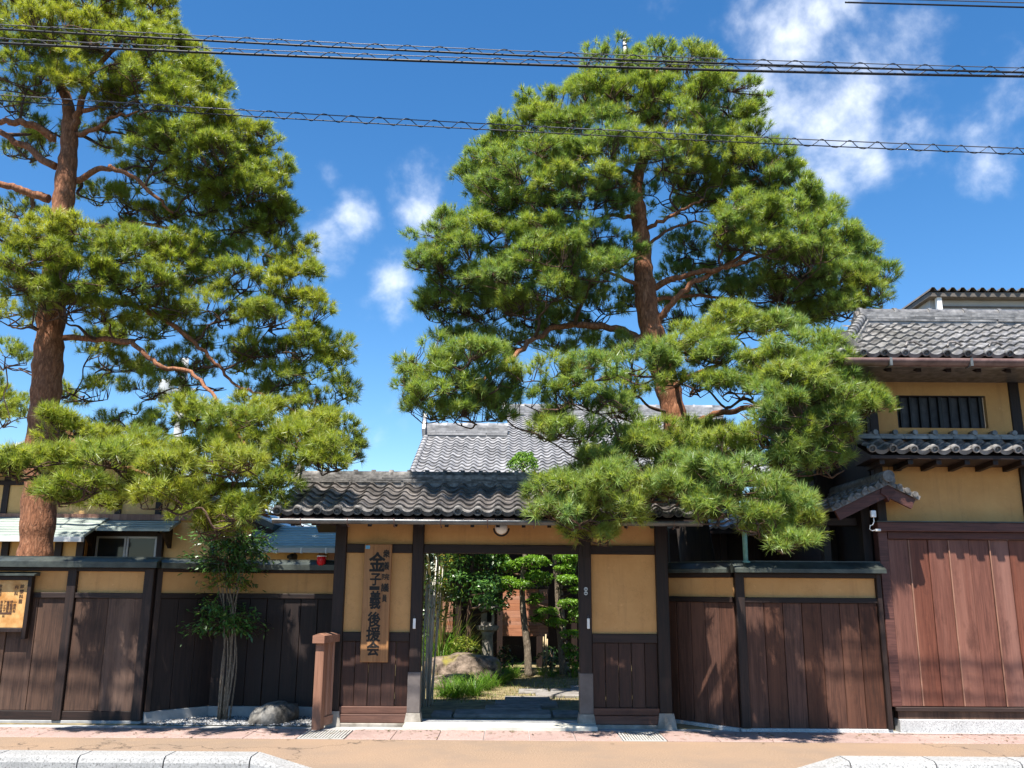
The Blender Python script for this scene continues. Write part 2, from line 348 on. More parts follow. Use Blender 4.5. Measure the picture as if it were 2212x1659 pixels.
def bark(name, c0, c1, c2, s=1.0):
    m, t, bs = new_mat(name); v = coords(t, (8 * s, 8 * s, 2.6 * s), rnd=False); v = nd(t, 'ShaderNodeVectorMath', {0: v, 1: nd(t, 'ShaderNodeTexNoise', {'Vector': v, 'Scale': .9, 'Detail': 3}).outputs['Color']}, operation='ADD').outputs[0]
    vo = nd(t, 'ShaderNodeTexVoronoi', {'Vector': v, 'Scale': 2.4, 'Randomness': 1.0}, feature='DISTANCE_TO_EDGE')
    no_ = nd(t, 'ShaderNodeTexNoise', {'Vector': v, 'Scale': 2.6, 'Detail': 10, 'Roughness': .78, 'Distortion': .6})
    n3 = nd(t, 'ShaderNodeTexNoise', {'Vector': v, 'Scale': 7, 'Detail': 6, 'Roughness': .7})
    c = ramp(t, no_.outputs['Fac'], [(.34, c0), (.5, c1), (.66, c2)])
    crack = ramp(t, vo.outputs['Distance'], [(.0, (.55, .55, .55)), (.22, (1, 1, 1))])
    c = mixc(t, crack, tuple(x * .6 for x in c0), c)
    t.links.new(c, bs.inputs['Base Color']); bs.inputs['Roughness'].default_value = .9
    hh = nd(t, 'ShaderNodeMath', {0: crack, 1: n3.outputs['Fac']}, operation='ADD')
    bump(t, bs, hh.outputs[0], .55, .015); return m
M['bark'] = bark('bark', (.10, .038, .018), (.27, .11, .052), (.42, .205, .115))
M['bark_dark'] = bark('bark_dark', (.04, .022, .014), (.10, .055, .035), (.17, .10, .065), 1.5)
M['bark_grey'] = bark('bark_grey', (.08, .06, .04), (.22, .17, .12), (.36, .30, .23), 2.2)

# ------------------------------------------------------------------ fast meshes for foliage
def fast_mesh(name, verts, nper, cols, m, parent, centre=None, **tags):
    """verts (N*nper,3): N separate polygons of nper corners each, one colour per polygon"""
    verts = np.asarray(verts, dtype=np.float32).reshape(-1, 3); nv = len(verts); nf = nv // nper
    c = np.asarray(centre if centre is not None else (verts.min(0) + verts.max(0)) / 2, dtype=np.float32)
    me = bpy.data.meshes.new(name); me.vertices.add(nv); me.vertices.foreach_set('co', (verts - c).ravel())
    me.loops.add(nv); me.loops.foreach_set('vertex_index', np.arange(nv, dtype=np.int32))
    me.polygons.add(nf); me.polygons.foreach_set('loop_start', np.arange(0, nv, nper, dtype=np.int32))
    at = me.attributes.new('col', 'FLOAT_COLOR', 'POINT')
    cc = np.ones((nv, 4), dtype=np.float32); cc[:, :3] = np.repeat(np.asarray(cols, dtype=np.float32), nper, 0)
    at.data.foreach_set('color', cc.ravel()); me.update(calc_edges=True); me.validate()
    me.materials.append(m); o = bpy.data.objects.new(name, me); link(o, parent)
    w = Vector([float(x) for x in c]); ORG[o.name] = w; o.location = w - worg(parent)
    return tag(o, **tags)
def unit(a): return a / np.maximum(np.linalg.norm(a, axis=-1, keepdims=True), 1e-9)
def rdir(rng, n): return unit(rng.normal(size=(n, 3)))
# ================================================================== ground
def sheet(name, x0, x1, y0, y1, z, m, **tags):
    return MB().add([(x0, y0, z), (x1, y0, z), (x1, y1, z), (x0, y1, z)], [(0, 1, 2, 3)]).build(name, m, **tags)
YK0, YK1 = 8.16, 8.46            # kerb front / back
YP0, YP1 = 10.08, 10.74          # strip of pink granite slabs
sheet('ground', -600, 600, -600, 1500, -.12, M['asphalt'], kind='structure')
MB().box(-30, 30, YK0 + .02, YP0 - .004, -.115, 0).build('sidewalk', M['sidewalk'], kind='structure')
MB().box(-30, 30, YP0, 11.02, -.114, -.012).build('paving_bed', M['concrete'], kind='structure')
MB().box(-30, 30, 11.02, 40, -.113, -.006).build('garden_ground', M['earth'], kind='structure')
RND = random.Random(4)

def kerb(xs, sgn, label):
    t = thing('kerb', label, 'kerb', (xs[0], YK0, -.1), 'granite kerbs along the road')
    h = .15
    prof = [(YK1, -.1), (YK1, h - .012), (YK1 - .015, h), (YK0 + .05, h), (YK0 + .018, h - .014), (YK0, h - .05), (YK0 - .015, -.1)]
    for a, b in zip(xs[:-1], xs[1:]):
        g = .006; MB().prism([(a + g, y, z) for y, z in prof], (b - a - 2 * g, 0, 0)).build('kerb_stone', M['granite_kerb'], t)
    a = xs[-1] if sgn > 0 else xs[0]; b = a + sgn * .58        # ramped end stone
    mb = MB(); n = len(prof); lo = [(b, y, min(z, -.02 + (.01 if y < YK1 - .001 else 0))) for y, z in prof]
    mb.add([(a + sgn * .006, y, z) for y, z in prof] + lo, [tuple(range(n)), tuple(range(n, 2 * n))[::-1]] + [(i, n + i, n + (i + 1) % n, (i + 1) % n) for i in range(n)])
    mb.build('kerb_end_stone', M['granite_kerb'], t)
xl = xY(556, 1630, 8.4); xr = xY(1815, 1622, 8.4)
kerb([xl - .745 * k for k in range(9, -1, -1)], 1, 'pale granite kerb ramping down before the notice board wall')
kerb([xr + .745 * k for k in range(0, 9)], -1, 'pale granite kerb ramping down before the reddish plank house')

# slabs and drain grates in the strip
gl0, gl1 = xY(655, 1588, 10.4), xY(752, 1588, 10.4); gr0, gr1 = xY(1340, 1590, 10.4), xY(1430, 1590, 10.4)
pav = thing('paving_strip', 'strip of pink granite paving slabs along the foot of the walls', 'paving', (0, YP0, -.1), kind='structure')
def slabs(x0, x1, n):
    w = (x1 - x0) / n
    for i in range(n):
        dz = RND.uniform(-.003, .003)
        sk = .0
        MB().cbox(x0 + i * w + .004, x0 + (i + 1) * w - .004, YP0 + .004, YP1, -.1, .004 + dz, .004).build('slab', M['granite_pink'], pav)
slabs(gl0 - 9 * .57, gl0 - .01, 9); slabs(gl1 + .01, gr0 - .01, 6); slabs(gr1 + .01, gr1 + 10 * .57, 10)
def grate(x0, x1, label):
    t = thing('drain_grate', label, 'drain grate', ((x0 + x1) / 2, (YP0 + YP1) / 2, -.01), 'steel drain grates in the slab strip')
    MB().box(x0, x1, YP0 + .03, YP1 - .03, -.011, -.008).build('pit_shade', M['shade_black'], t)  # flat black plate stands in for the shade below the slats
    f = MB()
    for a in ((x0, x1, YP0 + .012, YP0 + .035), (x0, x1, YP1 - .035, YP1 - .012), (x0, x0 + .02, YP0 + .035, YP1 - .035), (x1 - .02, x1, YP0 + .035, YP1 - .035)): f.box(a[0], a[1], a[2], a[3], -.01, .006)
    f.build('frame', M['grate'], t)
    n = 13
    for i in range(n):
        x = x0 + .03 + (x1 - x0 - .06) * (i + .5) / n
        MB().box(x - .010, x + .010, YP0 + .036, YP1 - .036, -.008, .004).build('slat', M['grate'], t)
grate(gl0, gl1, 'steel drain grate in front of the low cedar fence'); grate(gr0, gr1, 'steel drain grate in front of the gate post right of the doorway')

# ================================================================== tiled roofs
def wave(t, h): return h * ((1 + math.cos(2 * math.pi * t)) / 2) ** 1.55
def tile_me(name, w, e, h, th, m, eave=0, n=9, tilt=0):
    mb = MB(); L = e * 1.12; ts = [-.17 + (i / (n - 1)) for i in range(n)]
    lo = [(t * w, 0, wave(t, h) + th) for t in ts]; hi = [(t * w, L, wave(t, h) + th * (1 - L / e)) for t in ts]
    mb.add(lo + hi, [(i, i + 1, n + i + 1, n + i) for i in range(n - 1)], True)
    d = th + .004 if not eave else .05
    lo2 = [(x, .002, z - d) for x, y, z in lo]; lo1 = [(x, -.001, z - .001) for x, y, z in lo]
    mb.add(lo1 + lo2, [(n + i, n + i + 1, i + 1, i) for i in range(n - 1)], True)
    if eave:                                   # round end disc with a raised rim
        k = 14; R = eave; zc = h + th - R * .72
        rings = [(R, .03), (R, -.03), (R * .72, -.034), (R * .68, -.006), (R * .3, -.006), (R * .2, -.02)]
        vs = [(r * math.cos(2 * math.pi * i / k), y, zc + r * math.sin(2 * math.pi * i / k)) for r, y in rings for i in range(k)]
        mb.add(vs, [(j * k + i, (j + 1) * k + i, (j + 1) * k + (i + 1) % k, j * k + (i + 1) % k) for j in range(len(rings) - 1) for i in range(k)] + [tuple((len(rings) - 1) * k + i for i in range(k))])
    me = mb.mesh(name, (0, 0, 0)); me.materials.append(m); return me
def lay_tiles(parent, O, cols, rows, w, e, pitch, h, th, m, disc=.05, skip=None, limit=10 ** 9, name='tile', mend=None, rng=RND):
    """O: left eave corner of the tile field; rows climb in +Y"""
    a = math.atan(pitch); s = Vector((0, math.cos(a), math.sin(a))); nrm = Vector((0, -math.sin(a), math.cos(a)))
    me = [tile_me(name, w, e, h, th, m), tile_me('eave_' + name, w, e, h, th, mend or m, disc)]
    cnt = 0; rest = MB()
    for r in range(rows):
        for c in range(cols):
            if skip and skip(r, c): continue
            p = Vector(O) + Vector((c * w, 0, 0)) + s * (r * e) + nrm * rng.uniform(-.003, .003)
            ro = (a + rng.uniform(-.012, .012), rng.uniform(-.014, .014), rng.uniform(-.012, .012))
            if cnt < limit:
                inst('eave_' + name if r == 0 else name, me[1 if r == 0 else 0], p, parent, ro); cnt += 1
            else:
                q = Matrix.Translation(p) @ Matrix.Rotation(a, 4, 'X')
                for poly in (me[1 if r == 0 else 0],): rest.add([q @ v.co for v in poly.vertices], [tuple(f.vertices) for f in poly.polygons], True)
    if rest.v: rest.build('further_tiles', m, parent, kind='stuff')
def half_round(name, L, R, m, collar=.012):
    mb = MB(); k = 9; rings = [(0, R + collar), (.05, R + collar), (.055, R), (L, R)]
    vs = [(x, -r * math.cos(math.pi * i / (k - 1)), r * math.sin(math.pi * i / (k - 1))) for x, r in rings for i in range(k)]
    mb.add(vs, [(j * k + i, (j + 1) * k + i, (j + 1) * k + i + 1, j * k + i + 1) for j in range(len(rings) - 1) for i in range(k - 1)], True)
    mb.add([vs[i] for i in range(k)], [tuple(range(k))]); mb.add([vs[3 * k + i] for i in range(k)], [tuple(range(k))[::-1]])
    me = mb.mesh(name, (0, 0, 0)); me.materials.append(m); return me
def ridge(parent, x0, x1, Y, z0, courses, ch, dep, piece, m, R, capL, collar=.012, rng=RND):
    MB().box(x0 + .01, x1 - .01, Y - dep / 2 + .015, Y + dep / 2 - .015, z0 - .06, z0 + courses * ch).build('ridge_core', m, parent)
    for c in range(courses):
        x = x0 - (piece * .5 if c % 2 else 0); d = dep - c * .012
        while x < x1:
            a, b = max(x, x0), min(x + piece, x1); j = rng.uniform(-.006, .006)
            if b - a > .05: MB().box(a + .006, b - .006, Y - d / 2 + j, Y + d / 2 + j, z0 + c * ch + .004, z0 + (c + 1) * ch - .001 + rng.uniform(-.002, .001)).build('ridge_tile', m, parent)
            x += piece * rng.uniform(.92, 1.08)
    me = half_round('ridge_cap', capL * 1.02, R, m, collar); x = x0
    while x < x1 - .05:
        inst('ridge_cap', me, (x, Y, z0 + courses * ch), parent, (0, 0, 0), (min(1, (x1 - x) / capL), 1, 1)); x += capL
def onigawara(parent, p, s, m, face='x'):
    mb = MB(); pr = [(-.5, 0), (-.55, .3), (-.38, .62), (-.2, .78), (-.1, 1.0), (.1, 1.0), (.2, .78), (.38, .62), (.55, .3), (.5, 0)]
    if face == 'x': mb.prism([(p[0], p[1] + a * s, p[2] + b * s) for a, b in pr], (.07, 0, 0))
    else: mb.prism([(p[0] + a * s, p[1], p[2] + b * s) for a, b in pr], (0, .07, 0))
    q = Vector(p) + (Vector((-.03, 0, .4 * s)) if face == 'x' else Vector((0, -.03, .4 * s)))
    ax = Vector((1, 0, 0)) if face == 'x' else Vector((0, 1, 0))
    mb.tube([q, q + ax * .06], s * .26, 14)
    mb.build('ridge_end_tile', m, parent)

# ================================================================== gatehouse
YG = 11.10
GZ = lambda y: zY(y, YG, 1090)
gx = lambda px, y=1370: xY(px, y, YG)
P1a, P1b = gx(716), gx(741); P2a, P2b = gx(886), gx(911); P3a, P3b = gx(1251), gx(1278); P4a, P4b = gx(1419), gx(1446)
gate = thing('gatehouse', 'timber gatehouse with grey tiled roof, ochre plaster panels and open doorway', 'gate', ((P2b + P3a) / 2, YG, 0))
fg = Frame((0, YG))
z_up0, z_up1 = GZ(1177), GZ(1122); z_lin0 = GZ(1196.5); z_mid1, z_mid0 = GZ(1367), GZ(1387); z_r1, z_r2, z_r3 = GZ(1527), GZ(1543), GZ(1562)
eaveY, eaveZ = 10.34, zY(1111, 10.34, 1000)
for a, b in ((P1a, P1b), (P2a, P2b), (P3a, P3b), (P4a, P4b)):
    inner = a in (P2a, P3a)
    fg.box('post', M['timber'], gate, a, b, -.09, .065, .16, z_up1 + .02, .008)
    zb = GZ(1540) if inner else .16
    mb = MB(); e = .045                          # footing stone, wider at the ground
    mb.add([(a - e, -.12, -.05), (b + e, -.12, -.05), (b + e, .14, -.05), (a - e, .14, -.05), (a - .01, -.082, zb), (b + .01, -.082, zb), (b + .01, .1, zb), (a - .01, .1, zb)],
           [(0, 1, 5, 4), (1, 2, 6, 5), (2, 3, 7, 6), (3, 0, 4, 7), (4, 5, 6, 7)])
    fg.obj('footing_stone', mb, M['stone'], gate)
    if inner:
        sh = fg.box('post_shoe', M['shoe_metal'], gate, a - .006, b + .006, -.096, .072, zb + .002, GZ(1452), .004)
        for k in range(4):
            for u in (a + .015, b - .015):
                z = zb + .04 + k * .13
                MB().lathe([(.006, 0), (.004, .004)], (0, 0, 0), 6).build('rivet', M['shoe_metal'], sh)
                r = sh.children[-1]; r.rotation_euler = (math.pi / 2, 0, 0); r.location = Vector((u, YG - .0725, z)) - ORG[sh.name]
for a, b in ((P1b, P2a), (P3b, P4a)):
    a += .002; b -= .002
    fg.box('plaster_panel', M['plaster'], gate, a, b, -.05, .012, z_mid1, z_lin0, 0)
    fg.box('rail', M['timber_x'], gate, a, b, -.05, .045, z_mid0, z_mid1 - .001, .006)
    fg.box('sill_rail', M['rail_gate'], gate, a, b, -.05, .055, z_r2 + .002, z_r1, .005)
    fg.box('sill_rail', M['rail_gate'], gate, a, b, -.05, .075, z_r3 + .002, z_r2 - .001, .005)
    fg.box('foundation_stone', M['stone'], gate, a, b, -.06, .085, -.05, z_r3 - .001, .01)
    n = 5; w = (b - a) / n
    for i in range(n):
        fg.box('plank', M['plank_gate'], gate, a + i * w + .0025, a + (i + 1) * w - .0025, -.02, .014 + (.012 if i % 2 else 0), z_r1 + .001, z_mid0 - .001, .004)
# upper wall, lintel, tie beams
for a, b in ((P1b, P2a), (P2b, P4a)):
    fg.box('upper_plaster_panel', M['plaster'], gate, a + .001, b - .001, -.05, .012, z_up0 + .001, z_up1, 0)
    fg.box('lintel', M['timber_x'], gate, a + .001, b - .001, -.08, .05, z_lin0 + .001, z_up0 - .001, .006)
fg.box('wall_plate', M['timber_x'], gate, P1a - .78, P4b + .42, -.1, .07, z_up1 + .022, z_up1 + .15, .006)
# threshold and door step
fg.box('threshold_stone', M['concrete'], gate, P2b - .02, P3a + .02, -.28, .0, -.04, .035, .008)
fg.box('doorstep_stone', M['sill'], gate, P2a - .02, P3b + .03, .075, .33, -.06, .045, .012)
# roof: rafters, deck, tiles, ridge, gutter
RX0, RX1 = xY(600, 1100, eaveY), xY(1508, 1112, eaveY)
pitch = .42; ridgeY = 11.42; pa = math.atan(pitch)
def roofz(Y): return eaveZ + (Y - eaveY) * pitch
mb = MB()
mb.prism([(RX0 + .02, eaveY + .02, eaveZ - .045), (RX0 + .02, ridgeY, roofz(ridgeY) - .045), (RX0 + .02, ridgeY + 1.1, roofz(ridgeY) - .045 - 1.1 * pitch), (RX0 + .02, ridgeY + 1.1, roofz(ridgeY) - .085 - 1.1 * pitch), (RX0 + .02, ridgeY, roofz(ridgeY) - .085), (RX0 + .02, eaveY + .02, eaveZ - .085)], (RX1 - RX0 - .04, 0, 0))
mb.build('roof_deck', M['timber_x'], gate)
nraf = int((RX1 - RX0) / .30)
for i in range(nraf):
    x = RX0 + .15 + i * .30
    MB().prism([(x, eaveY + .05, eaveZ - .145), (x, eaveY + .05, eaveZ - .09), (x, ridgeY, roofz(ridgeY) - .09), (x, ridgeY, roofz(ridgeY) - .15)], (.045, 0, 0)).build('rafter', M['timber_y'], gate)
tw = .229; ncol = int(round((RX1 - RX0) / tw)); tw = (RX1 - RX0) / ncol; te = .168
a_ = math.atan(pitch); nrow = int((ridgeY - .12 - eaveY) / math.cos(a_) / te) + 1
lay_tiles(gate, (RX0, eaveY, eaveZ), ncol, nrow, tw, te, pitch, .058, .024, M['tile'], .052, mend=M['tile_end'])
# back slope as plain tile courses
MB().prism([(RX0, ridgeY, roofz(ridgeY) + .01), (RX0, ridgeY + 1.15, roofz(ridgeY) + .01 - 1.15 * pitch), (RX0, ridgeY + 1.15, roofz(ridgeY) - .03 - 1.15 * pitch), (RX0, ridgeY, roofz(ridgeY) - .03)], (RX1 - RX0, 0, 0)).build('back_slope', M['tile'], gate)
zr = roofz(ridgeY) + .02
zr1 = zY(1027, ridgeY - .12, 1000)
ridge(gate, RX0 - .02, RX1 + .02, ridgeY, zr, 4, (zr1 - zr) / 4, .27, .34, M['tile_end'], .062, .232, .020)
onigawara(gate, (RX0 - .06, ridgeY, zr - .05), .36, M['tile_end'], 'x')
gut = MB(); k = 8; gz = eaveZ - .075; gy = eaveY - .075; R = .052
vs = []
for x in (RX0 - .03, RX1 + .03):
    for r in (R, R - .006):
        for i in range(k): an = math.pi + math.pi * i / (k - 1); vs.append((x, gy + r * math.cos(an), gz + r * math.sin(an)))
gut.add(vs, [(i, i + 1, 2 * k + i + 1, 2 * k + i) for i in range(k - 1)] + [(k + i, 3 * k + i, 3 * k + i + 1, k + i + 1) for i in range(k - 1)] + [(0, 2 * k, 3 * k, k), (k - 1, 2 * k - 1, 4 * k - 1, 3 * k - 1)], True)
g_ = gut.build('gutter', M['gutter'], gate)
for i in range(9):
    x = RX0 + .3 + i * (RX1 - RX0 - .6) / 8
    MB().tube([(x, gy - R - .005, gz + .01), (x, gy - R * .6, gz - R * .85), (x, gy, gz - R - .012), (x, gy + .06, gz - R - .03), (x, eaveY + .06, eaveZ - .14)], .006, 5).build('gutter_bracket', M['gutter_brown'], g_)
# bracket arms under the left end of the eave
for px in (631, 668, 709):
    x = xY(px, 1145, 10.8); MB().prism([(x, 10.75, z_up1 + .02), (x, 11.0, z_up1 + .02), (x, 11.0, z_up1 - .10), (x, 10.9, z_up1 - .10)], (.06, 0, 0)).build('bracket_arm', M['timber'], gate)
# things on the posts
def on_post(px, py, dz, **k): q = atY(px, py, YG - .075); return q
for px, lab in ((895, 'small white name tag hanging on the post beside the signboard'), (1271, 'small white name tag hanging on the post with two round discs')):
    q = atY(px, 1347, YG - .08); t = thing('name_tag', lab, 'tag', q, 'white tags on the gate posts')
    MB().cbox(q.x - .016, q.x + .016, q.y - .012, q.y + .006, q.z - .06, q.z + .06, .003).build('plate', M['white'], t)
    MB().tube([(q.x, q.y, q.z + .06), (q.x + .008, q.y, q.z + .085), (q.x, q.y + .008, q.z + .095), (q.x - .008, q.y, q.z + .085), (q.x, q.y, q.z + .062)], .0025, 5).build('hook', M['wire'], t)
for py, lab in ((1272.5, 'upper round metal disc on the dark gate post'), (1281.5, 'lower round metal disc on the dark gate post')):
    q = atY(1265.5, py, YG - .066); t = thing('door_disc', lab, 'badge', q, 'round discs on the gate post')
    MB().tube([(q.x, q.y, q.z), (q.x, q.y - .006, q.z)], .023, 16, smooth=False).build('disc', M['alu'], t)
    MB().box(q.x - .015, q.x + .015, q.y - .008, q.y - .0062, q.z - .006, q.z + .004).build('slot', M['black'], t)
q = atY(1266, 1183, YG - .067); pl = thing('name_plaque', 'dark wooden name plaque high on the right gate post', 'plaque', q)
MB().cbox(q.x - .042, q.x + .042, q.y - .018, q.y, q.z - .12, q.z + .13, .004).build('board', M['plank_dark'], pl)

# lamp under the eave
q = atY(1083, 1141, 10.92); lam = thing('eave_lamp', 'round white globe lamp in a dark ring under the gate eave', 'lamp', q)
MB().lathe([(.012, .075), (.05, .058), (.072, .03), (.078, 0), (.072, -.03), (.05, -.058), (.012, -.075)][::-1], q, 18).build('globe', M['globe'], lam)
mb = MB(); mb.tube([q + Vector((.092 * math.cos(a), 0, .092 * math.sin(a))) for a in [math.pi * (1 + i / 14) for i in range(15)]], .011, 6); mb.build('ring', M['black'], lam)
MB().tube([q + Vector((0, 0, .07)), q + Vector((0, 0, .30))], .02, 8).build('stem', M['black'], lam)

# ================================================================== lettering
def glyphs(chars, m, parent, bold=.0, ext=.0015, name='character'):
    """chars: (text, centre, width, height); stands on a plane facing the street"""
    for ch, c, w, h in chars:
        cu = bpy.data.curves.new(name, 'FONT'); cu.body = ch; cu.size = 1; cu.extrude = 0; cu.resolution_u = 3
        tmp = bpy.data.objects.new(name, cu); COL.objects.link(tmp)
        bpy.context.view_layer.update()
        me = bpy.data.meshes.new_from_object(tmp.evaluated_get(bpy.context.evaluated_depsgraph_get())); bpy.data.objects.remove(tmp)
        if len(me.vertices) == 0: continue
        co = np.zeros(len(me.vertices) * 3); me.vertices.foreach_get('co', co); co = co.reshape(-1, 3)
        lo, hi = co[:, :2].min(0), co[:, :2].max(0); d = np.maximum(hi - lo, 1e-4)
        out = np.zeros_like(co); out[:, 0] = (co[:, 0] - (lo[0] + hi[0]) / 2) * (w / d[0] if w else h / d[1]); out[:, 2] = (co[:, 1] - (lo[1] + hi[1]) / 2) * (h / d[1])
        if bold:                               # brush weight: a few shifted copies laid just over one another
            tri = [tuple(f.vertices) for f in me.polygons]; vs, fs = [], []; b_ = bold * h
            for j, (dx, dz) in enumerate(((0, 0), (b_, 0), (-b_, 0), (0, b_), (0, -b_), (b_ * .7, b_ * .7), (-b_ * .7, -b_ * .7), (b_ * .7, -b_ * .7), (-b_ * .7, b_ * .7))):
                o_ = len(vs); vs += [(x_ + dx, -.0002 * j, z_ + dz) for x_, _, z_ in out]; fs += [tuple(i_ + o_ for i_ in f_) for f_ in tri]
            me = bpy.data.meshes.new(name); me.from_pydata(vs, [], fs); me.update()
        else: me.vertices.foreach_set('co', out.ravel()); me.update()
        me.materials.clear(); me.materials.append(m)
        o = bpy.data.objects.new(name, me); link(o, parent); o.location = Vector(c) - worg(parent)
# signboard
SY = YG - .105
sg = lambda cx, cy: atY(740.6 + cx * .1819, 1152.1 + cy * .1819, SY)
tl, br = sg(258, 125), sg(548, 1530); bl_ = sg(205, 1530)
sx0, sx1 = sg(231, 830).x, sg(559, 830).x; sz0, sz1 = bl_.z, tl.z
sign = thing('signboard', 'tall hanging wooden signboard with black brush lettering and a small blue sticker', 'sign', ((sx0 + sx1) / 2, SY, sz0))
MB().cbox(sx0, sx1, SY, SY + .035, sz0, sz1, .006).build('board', M['signwood'], sign)
k = .1819 / ppm(SY, 1300)
yt = SY - .0025
def sgc(x, y0, y1, w): c = sg(x, (y0 + y1) / 2); return Vector((c.x, yt, c.z)), w * k, (y1 - y0) * k
big = [('金', 408, 228, 447, 185), ('子', 388, 478, 616, 125), ('一', 376, 630, 672, 118), ('義', 384, 690, 890, 120), ('後', 372, 938, 1105, 145), ('援', 362, 1118, 1277, 160), ('会', 358, 1290, 1447, 140)]
sml = [('衆', 518, 195, 288, 78), ('議', 506, 340, 430, 88), ('院', 508, 482, 552, 88), ('議', 500, 596, 692, 90), ('員', 494, 732, 815, 55)]
glyphs([(c, *sgc(x, a, b, w)) for c, x, a, b, w in big], M['ink'], sign, .03)
yt -= .0004; glyphs([(c, *sgc(x, a, b, w)) for c, x, a, b, w in sml], M['ink'], sign, .022)
c = sg(297, 164); MB().box(c.x - 26 * k, c.x + 26 * k, SY - .002, SY - .0008, c.z - 20 * k, c.z + 20 * k).build('sticker', M['blue'], sign)

# ================================================================== low cedar fence beside the gate
A_ = atY(691, 1480, 10.72); B_ = Vector((P1a + .05, YG - .075, 0)); A_.z = 0
ff = Frame((A_.x, A_.y), (B_.x, B_.y)); fx0, fx1 = A_.x - .06, A_.x + .06
fen = thing('wing_fence', 'short weathered cedar fence standing out from the gate beside the drain grate', 'fence', (A_.x, A_.y, 0))
ztop = zY(1378, 10.72, 690)
ff.box('post', M['rail_cedar'], fen, -.055, .055, -.055, .055, -.02, ztop - .056, .006)
ff.prism('handrail', M['rail_cedar_y'], fen, -.10, ff.L, [(-.075, ztop - .055), (-.075, ztop + .03), (0, ztop + .055), (.075, ztop + .03), (.075, ztop - .055)])
for i in range(4):
    u_ = .075 + i * (ff.L - .08) / 4; ff.box('slat', M['rail_cedar'], fen, u_, u_ + .05, -.025, .025, .13, ztop - .056, .004)
ff.box('bottom_rail', M['rail_cedar_y'], fen, .056, ff.L, -.04, .04, .03, .129, .004)

# ================================================================== plank and plaster walls
def cap(fr, t, u0, u1, zl0, zl1, zt, ov=.17, m='cap_copper'):
    fr.prism('cap', M[m], t, u0, u1, [(ov, zl0), (ov, zl1), (.03, zt - .012), (.03, zt), (-.03, zt), (-.03, zt - .012), (-ov, zl1), (-ov, zl0)])
def run(fr, t, u0, u1, lv, planks, mp, posts=(), batten=True, base='concrete', pl='plaster', pw=.1, brail=True, jit=.01, rng=RND):
    zb, zbr, zpt, zr1, zpl, zbm, zl1, zt = lv   # base top, bottom rail top, plank top, rail top, plaster top, beam top (= lip bottom), lip top, cap top
    fr.box('base', M[base], t, u0, u1, -.07, .05, -.08, zb - .001, .006)
    if brail: fr.box('bottom_rail', M['timber_x'], t, u0, u1, -.05, .042, zb, zbr - .001, .004)
    else: zbr = zb
    fr.box('middle_rail', M['timber_x'], t, u0, u1, -.05, .05, zpt + .001, zr1 - .001, .005)
    fr.box('top_beam', M['timber_x'], t, u0, u1, -.06, .06, zpl + .001, zbm - .001, .005)
    edges = sorted([u0] + [p for a in posts for p in a] + [u1])
    segs = [(edges[i], edges[i + 1]) for i in range(0, len(edges), 2)]
    for a, b in segs:
        if b - a < .03: continue
        fr.box('plaster_panel', M[pl], t, a + .002, b - .002, -.04, .012, zr1, zpl, 0)
        n = max(1, int(round((b - a) / planks))); w = (b - a) / n
        for i in range(n):
            fr.box('plank', M[mp], t, a + i * w + .003, a + (i + 1) * w - .003, -.03, .012 + rng.uniform(0, jit), zbr + .001, zpt, .004)
    for a, b in posts: fr.box('post', M['timber'], t, a + .0015, b - .0015, -.06, .068, zb + .001, zbm - .0015, .006)
LY = 11.16
lz = lambda y: zY(y, LY, 180)
lvL = [lz(y) for y in (1555, 1535, 1292, 1280, 1234, 1226, 1214, 1202)]
wl = thing('garden_wall', 'brown plank wall with ochre plaster band and dark copper cap, carrying the notice board', 'wall', (xY(180, 1400, LY), LY, 0))
xc = xY(322, 1400, LY)
X0 = xY(-420, 1400, LY)
fl = Frame((X0, LY), (xc, LY))
pt = lambda a, b: (xY(a, 1400, LY) - X0, xY(b, 1400, LY) - X0)
run(fl, wl, 0, fl.L, lvL, .34, 'plank_left', [pt(-190, -170), pt(133, 153), (fl.L - .12, fl.L)], jit=.03)
cap(fl, wl, -.1, fl.L + .06, lvL[5], lvL[6], lvL[7])
BY = 11.78
xb0, xb1 = xY(452, 1500, BY), P1a - .005
lvB = [zY(1525, BY, 560), 0, lvL[2], lvL[3], lvL[4], lvL[5], lvL[6], lvL[7]]
fd = Frame((xc - .02, LY + .03), (xb0, BY)); fb = Frame((xb0, BY), (xb1, BY))
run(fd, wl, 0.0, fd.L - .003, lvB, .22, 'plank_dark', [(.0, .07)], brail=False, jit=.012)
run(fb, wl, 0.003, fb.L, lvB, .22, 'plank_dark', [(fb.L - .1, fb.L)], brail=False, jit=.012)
cap(fd, wl, 0, fd.L + .06, lvB[5] - .002, lvB[6] - .002, lvB[7] - .002); cap(fb, wl, -.05, fb.L + .02, lvB[5] - .004, lvB[6] - .004, lvB[7] - .004)

# right wall
RY = 10.86
rz = lambda y: zY(y, RY, 1750)
lvR = [rz(y) for y in (1573, 1573, 1303, 1291, 1249, 1238, 1230, 1212)]
wr = thing('garden_wall', 'reddish brown plank wall with ochre band between the gate and the plank house', 'wall', (xY(1700, 1400, RY), RY, 0))
xd0, yd0 = P4b + .03, 11.62; xd1 = xY(1592, 1400, RY); xe = xY(1911, 1400, RY)
fd2 = Frame((xd0, yd0), (xd1, RY)); fr2 = Frame((xd1, RY), (xe, RY))
lvD = list(lvR)
run(fd2, wr, 0, fd2.L - .005, lvD, .19, 'plank_right', [], base='granite', brail=False, jit=.02)
run(fr2, wr, 0, fr2.L, lvR, .235, 'plank_right', [(-.0, .11), (fr2.L - .06, fr2.L)], base='granite', brail=False, jit=.02)
cap(fd2, wr, -.12, fd2.L + .03, lvR[5] - .002, lvR[6] - .002, lvR[7] - .002, .2); cap(fr2, wr, -.03, fr2.L + .02, lvR[5], lvR[6], lvR[7], .2)

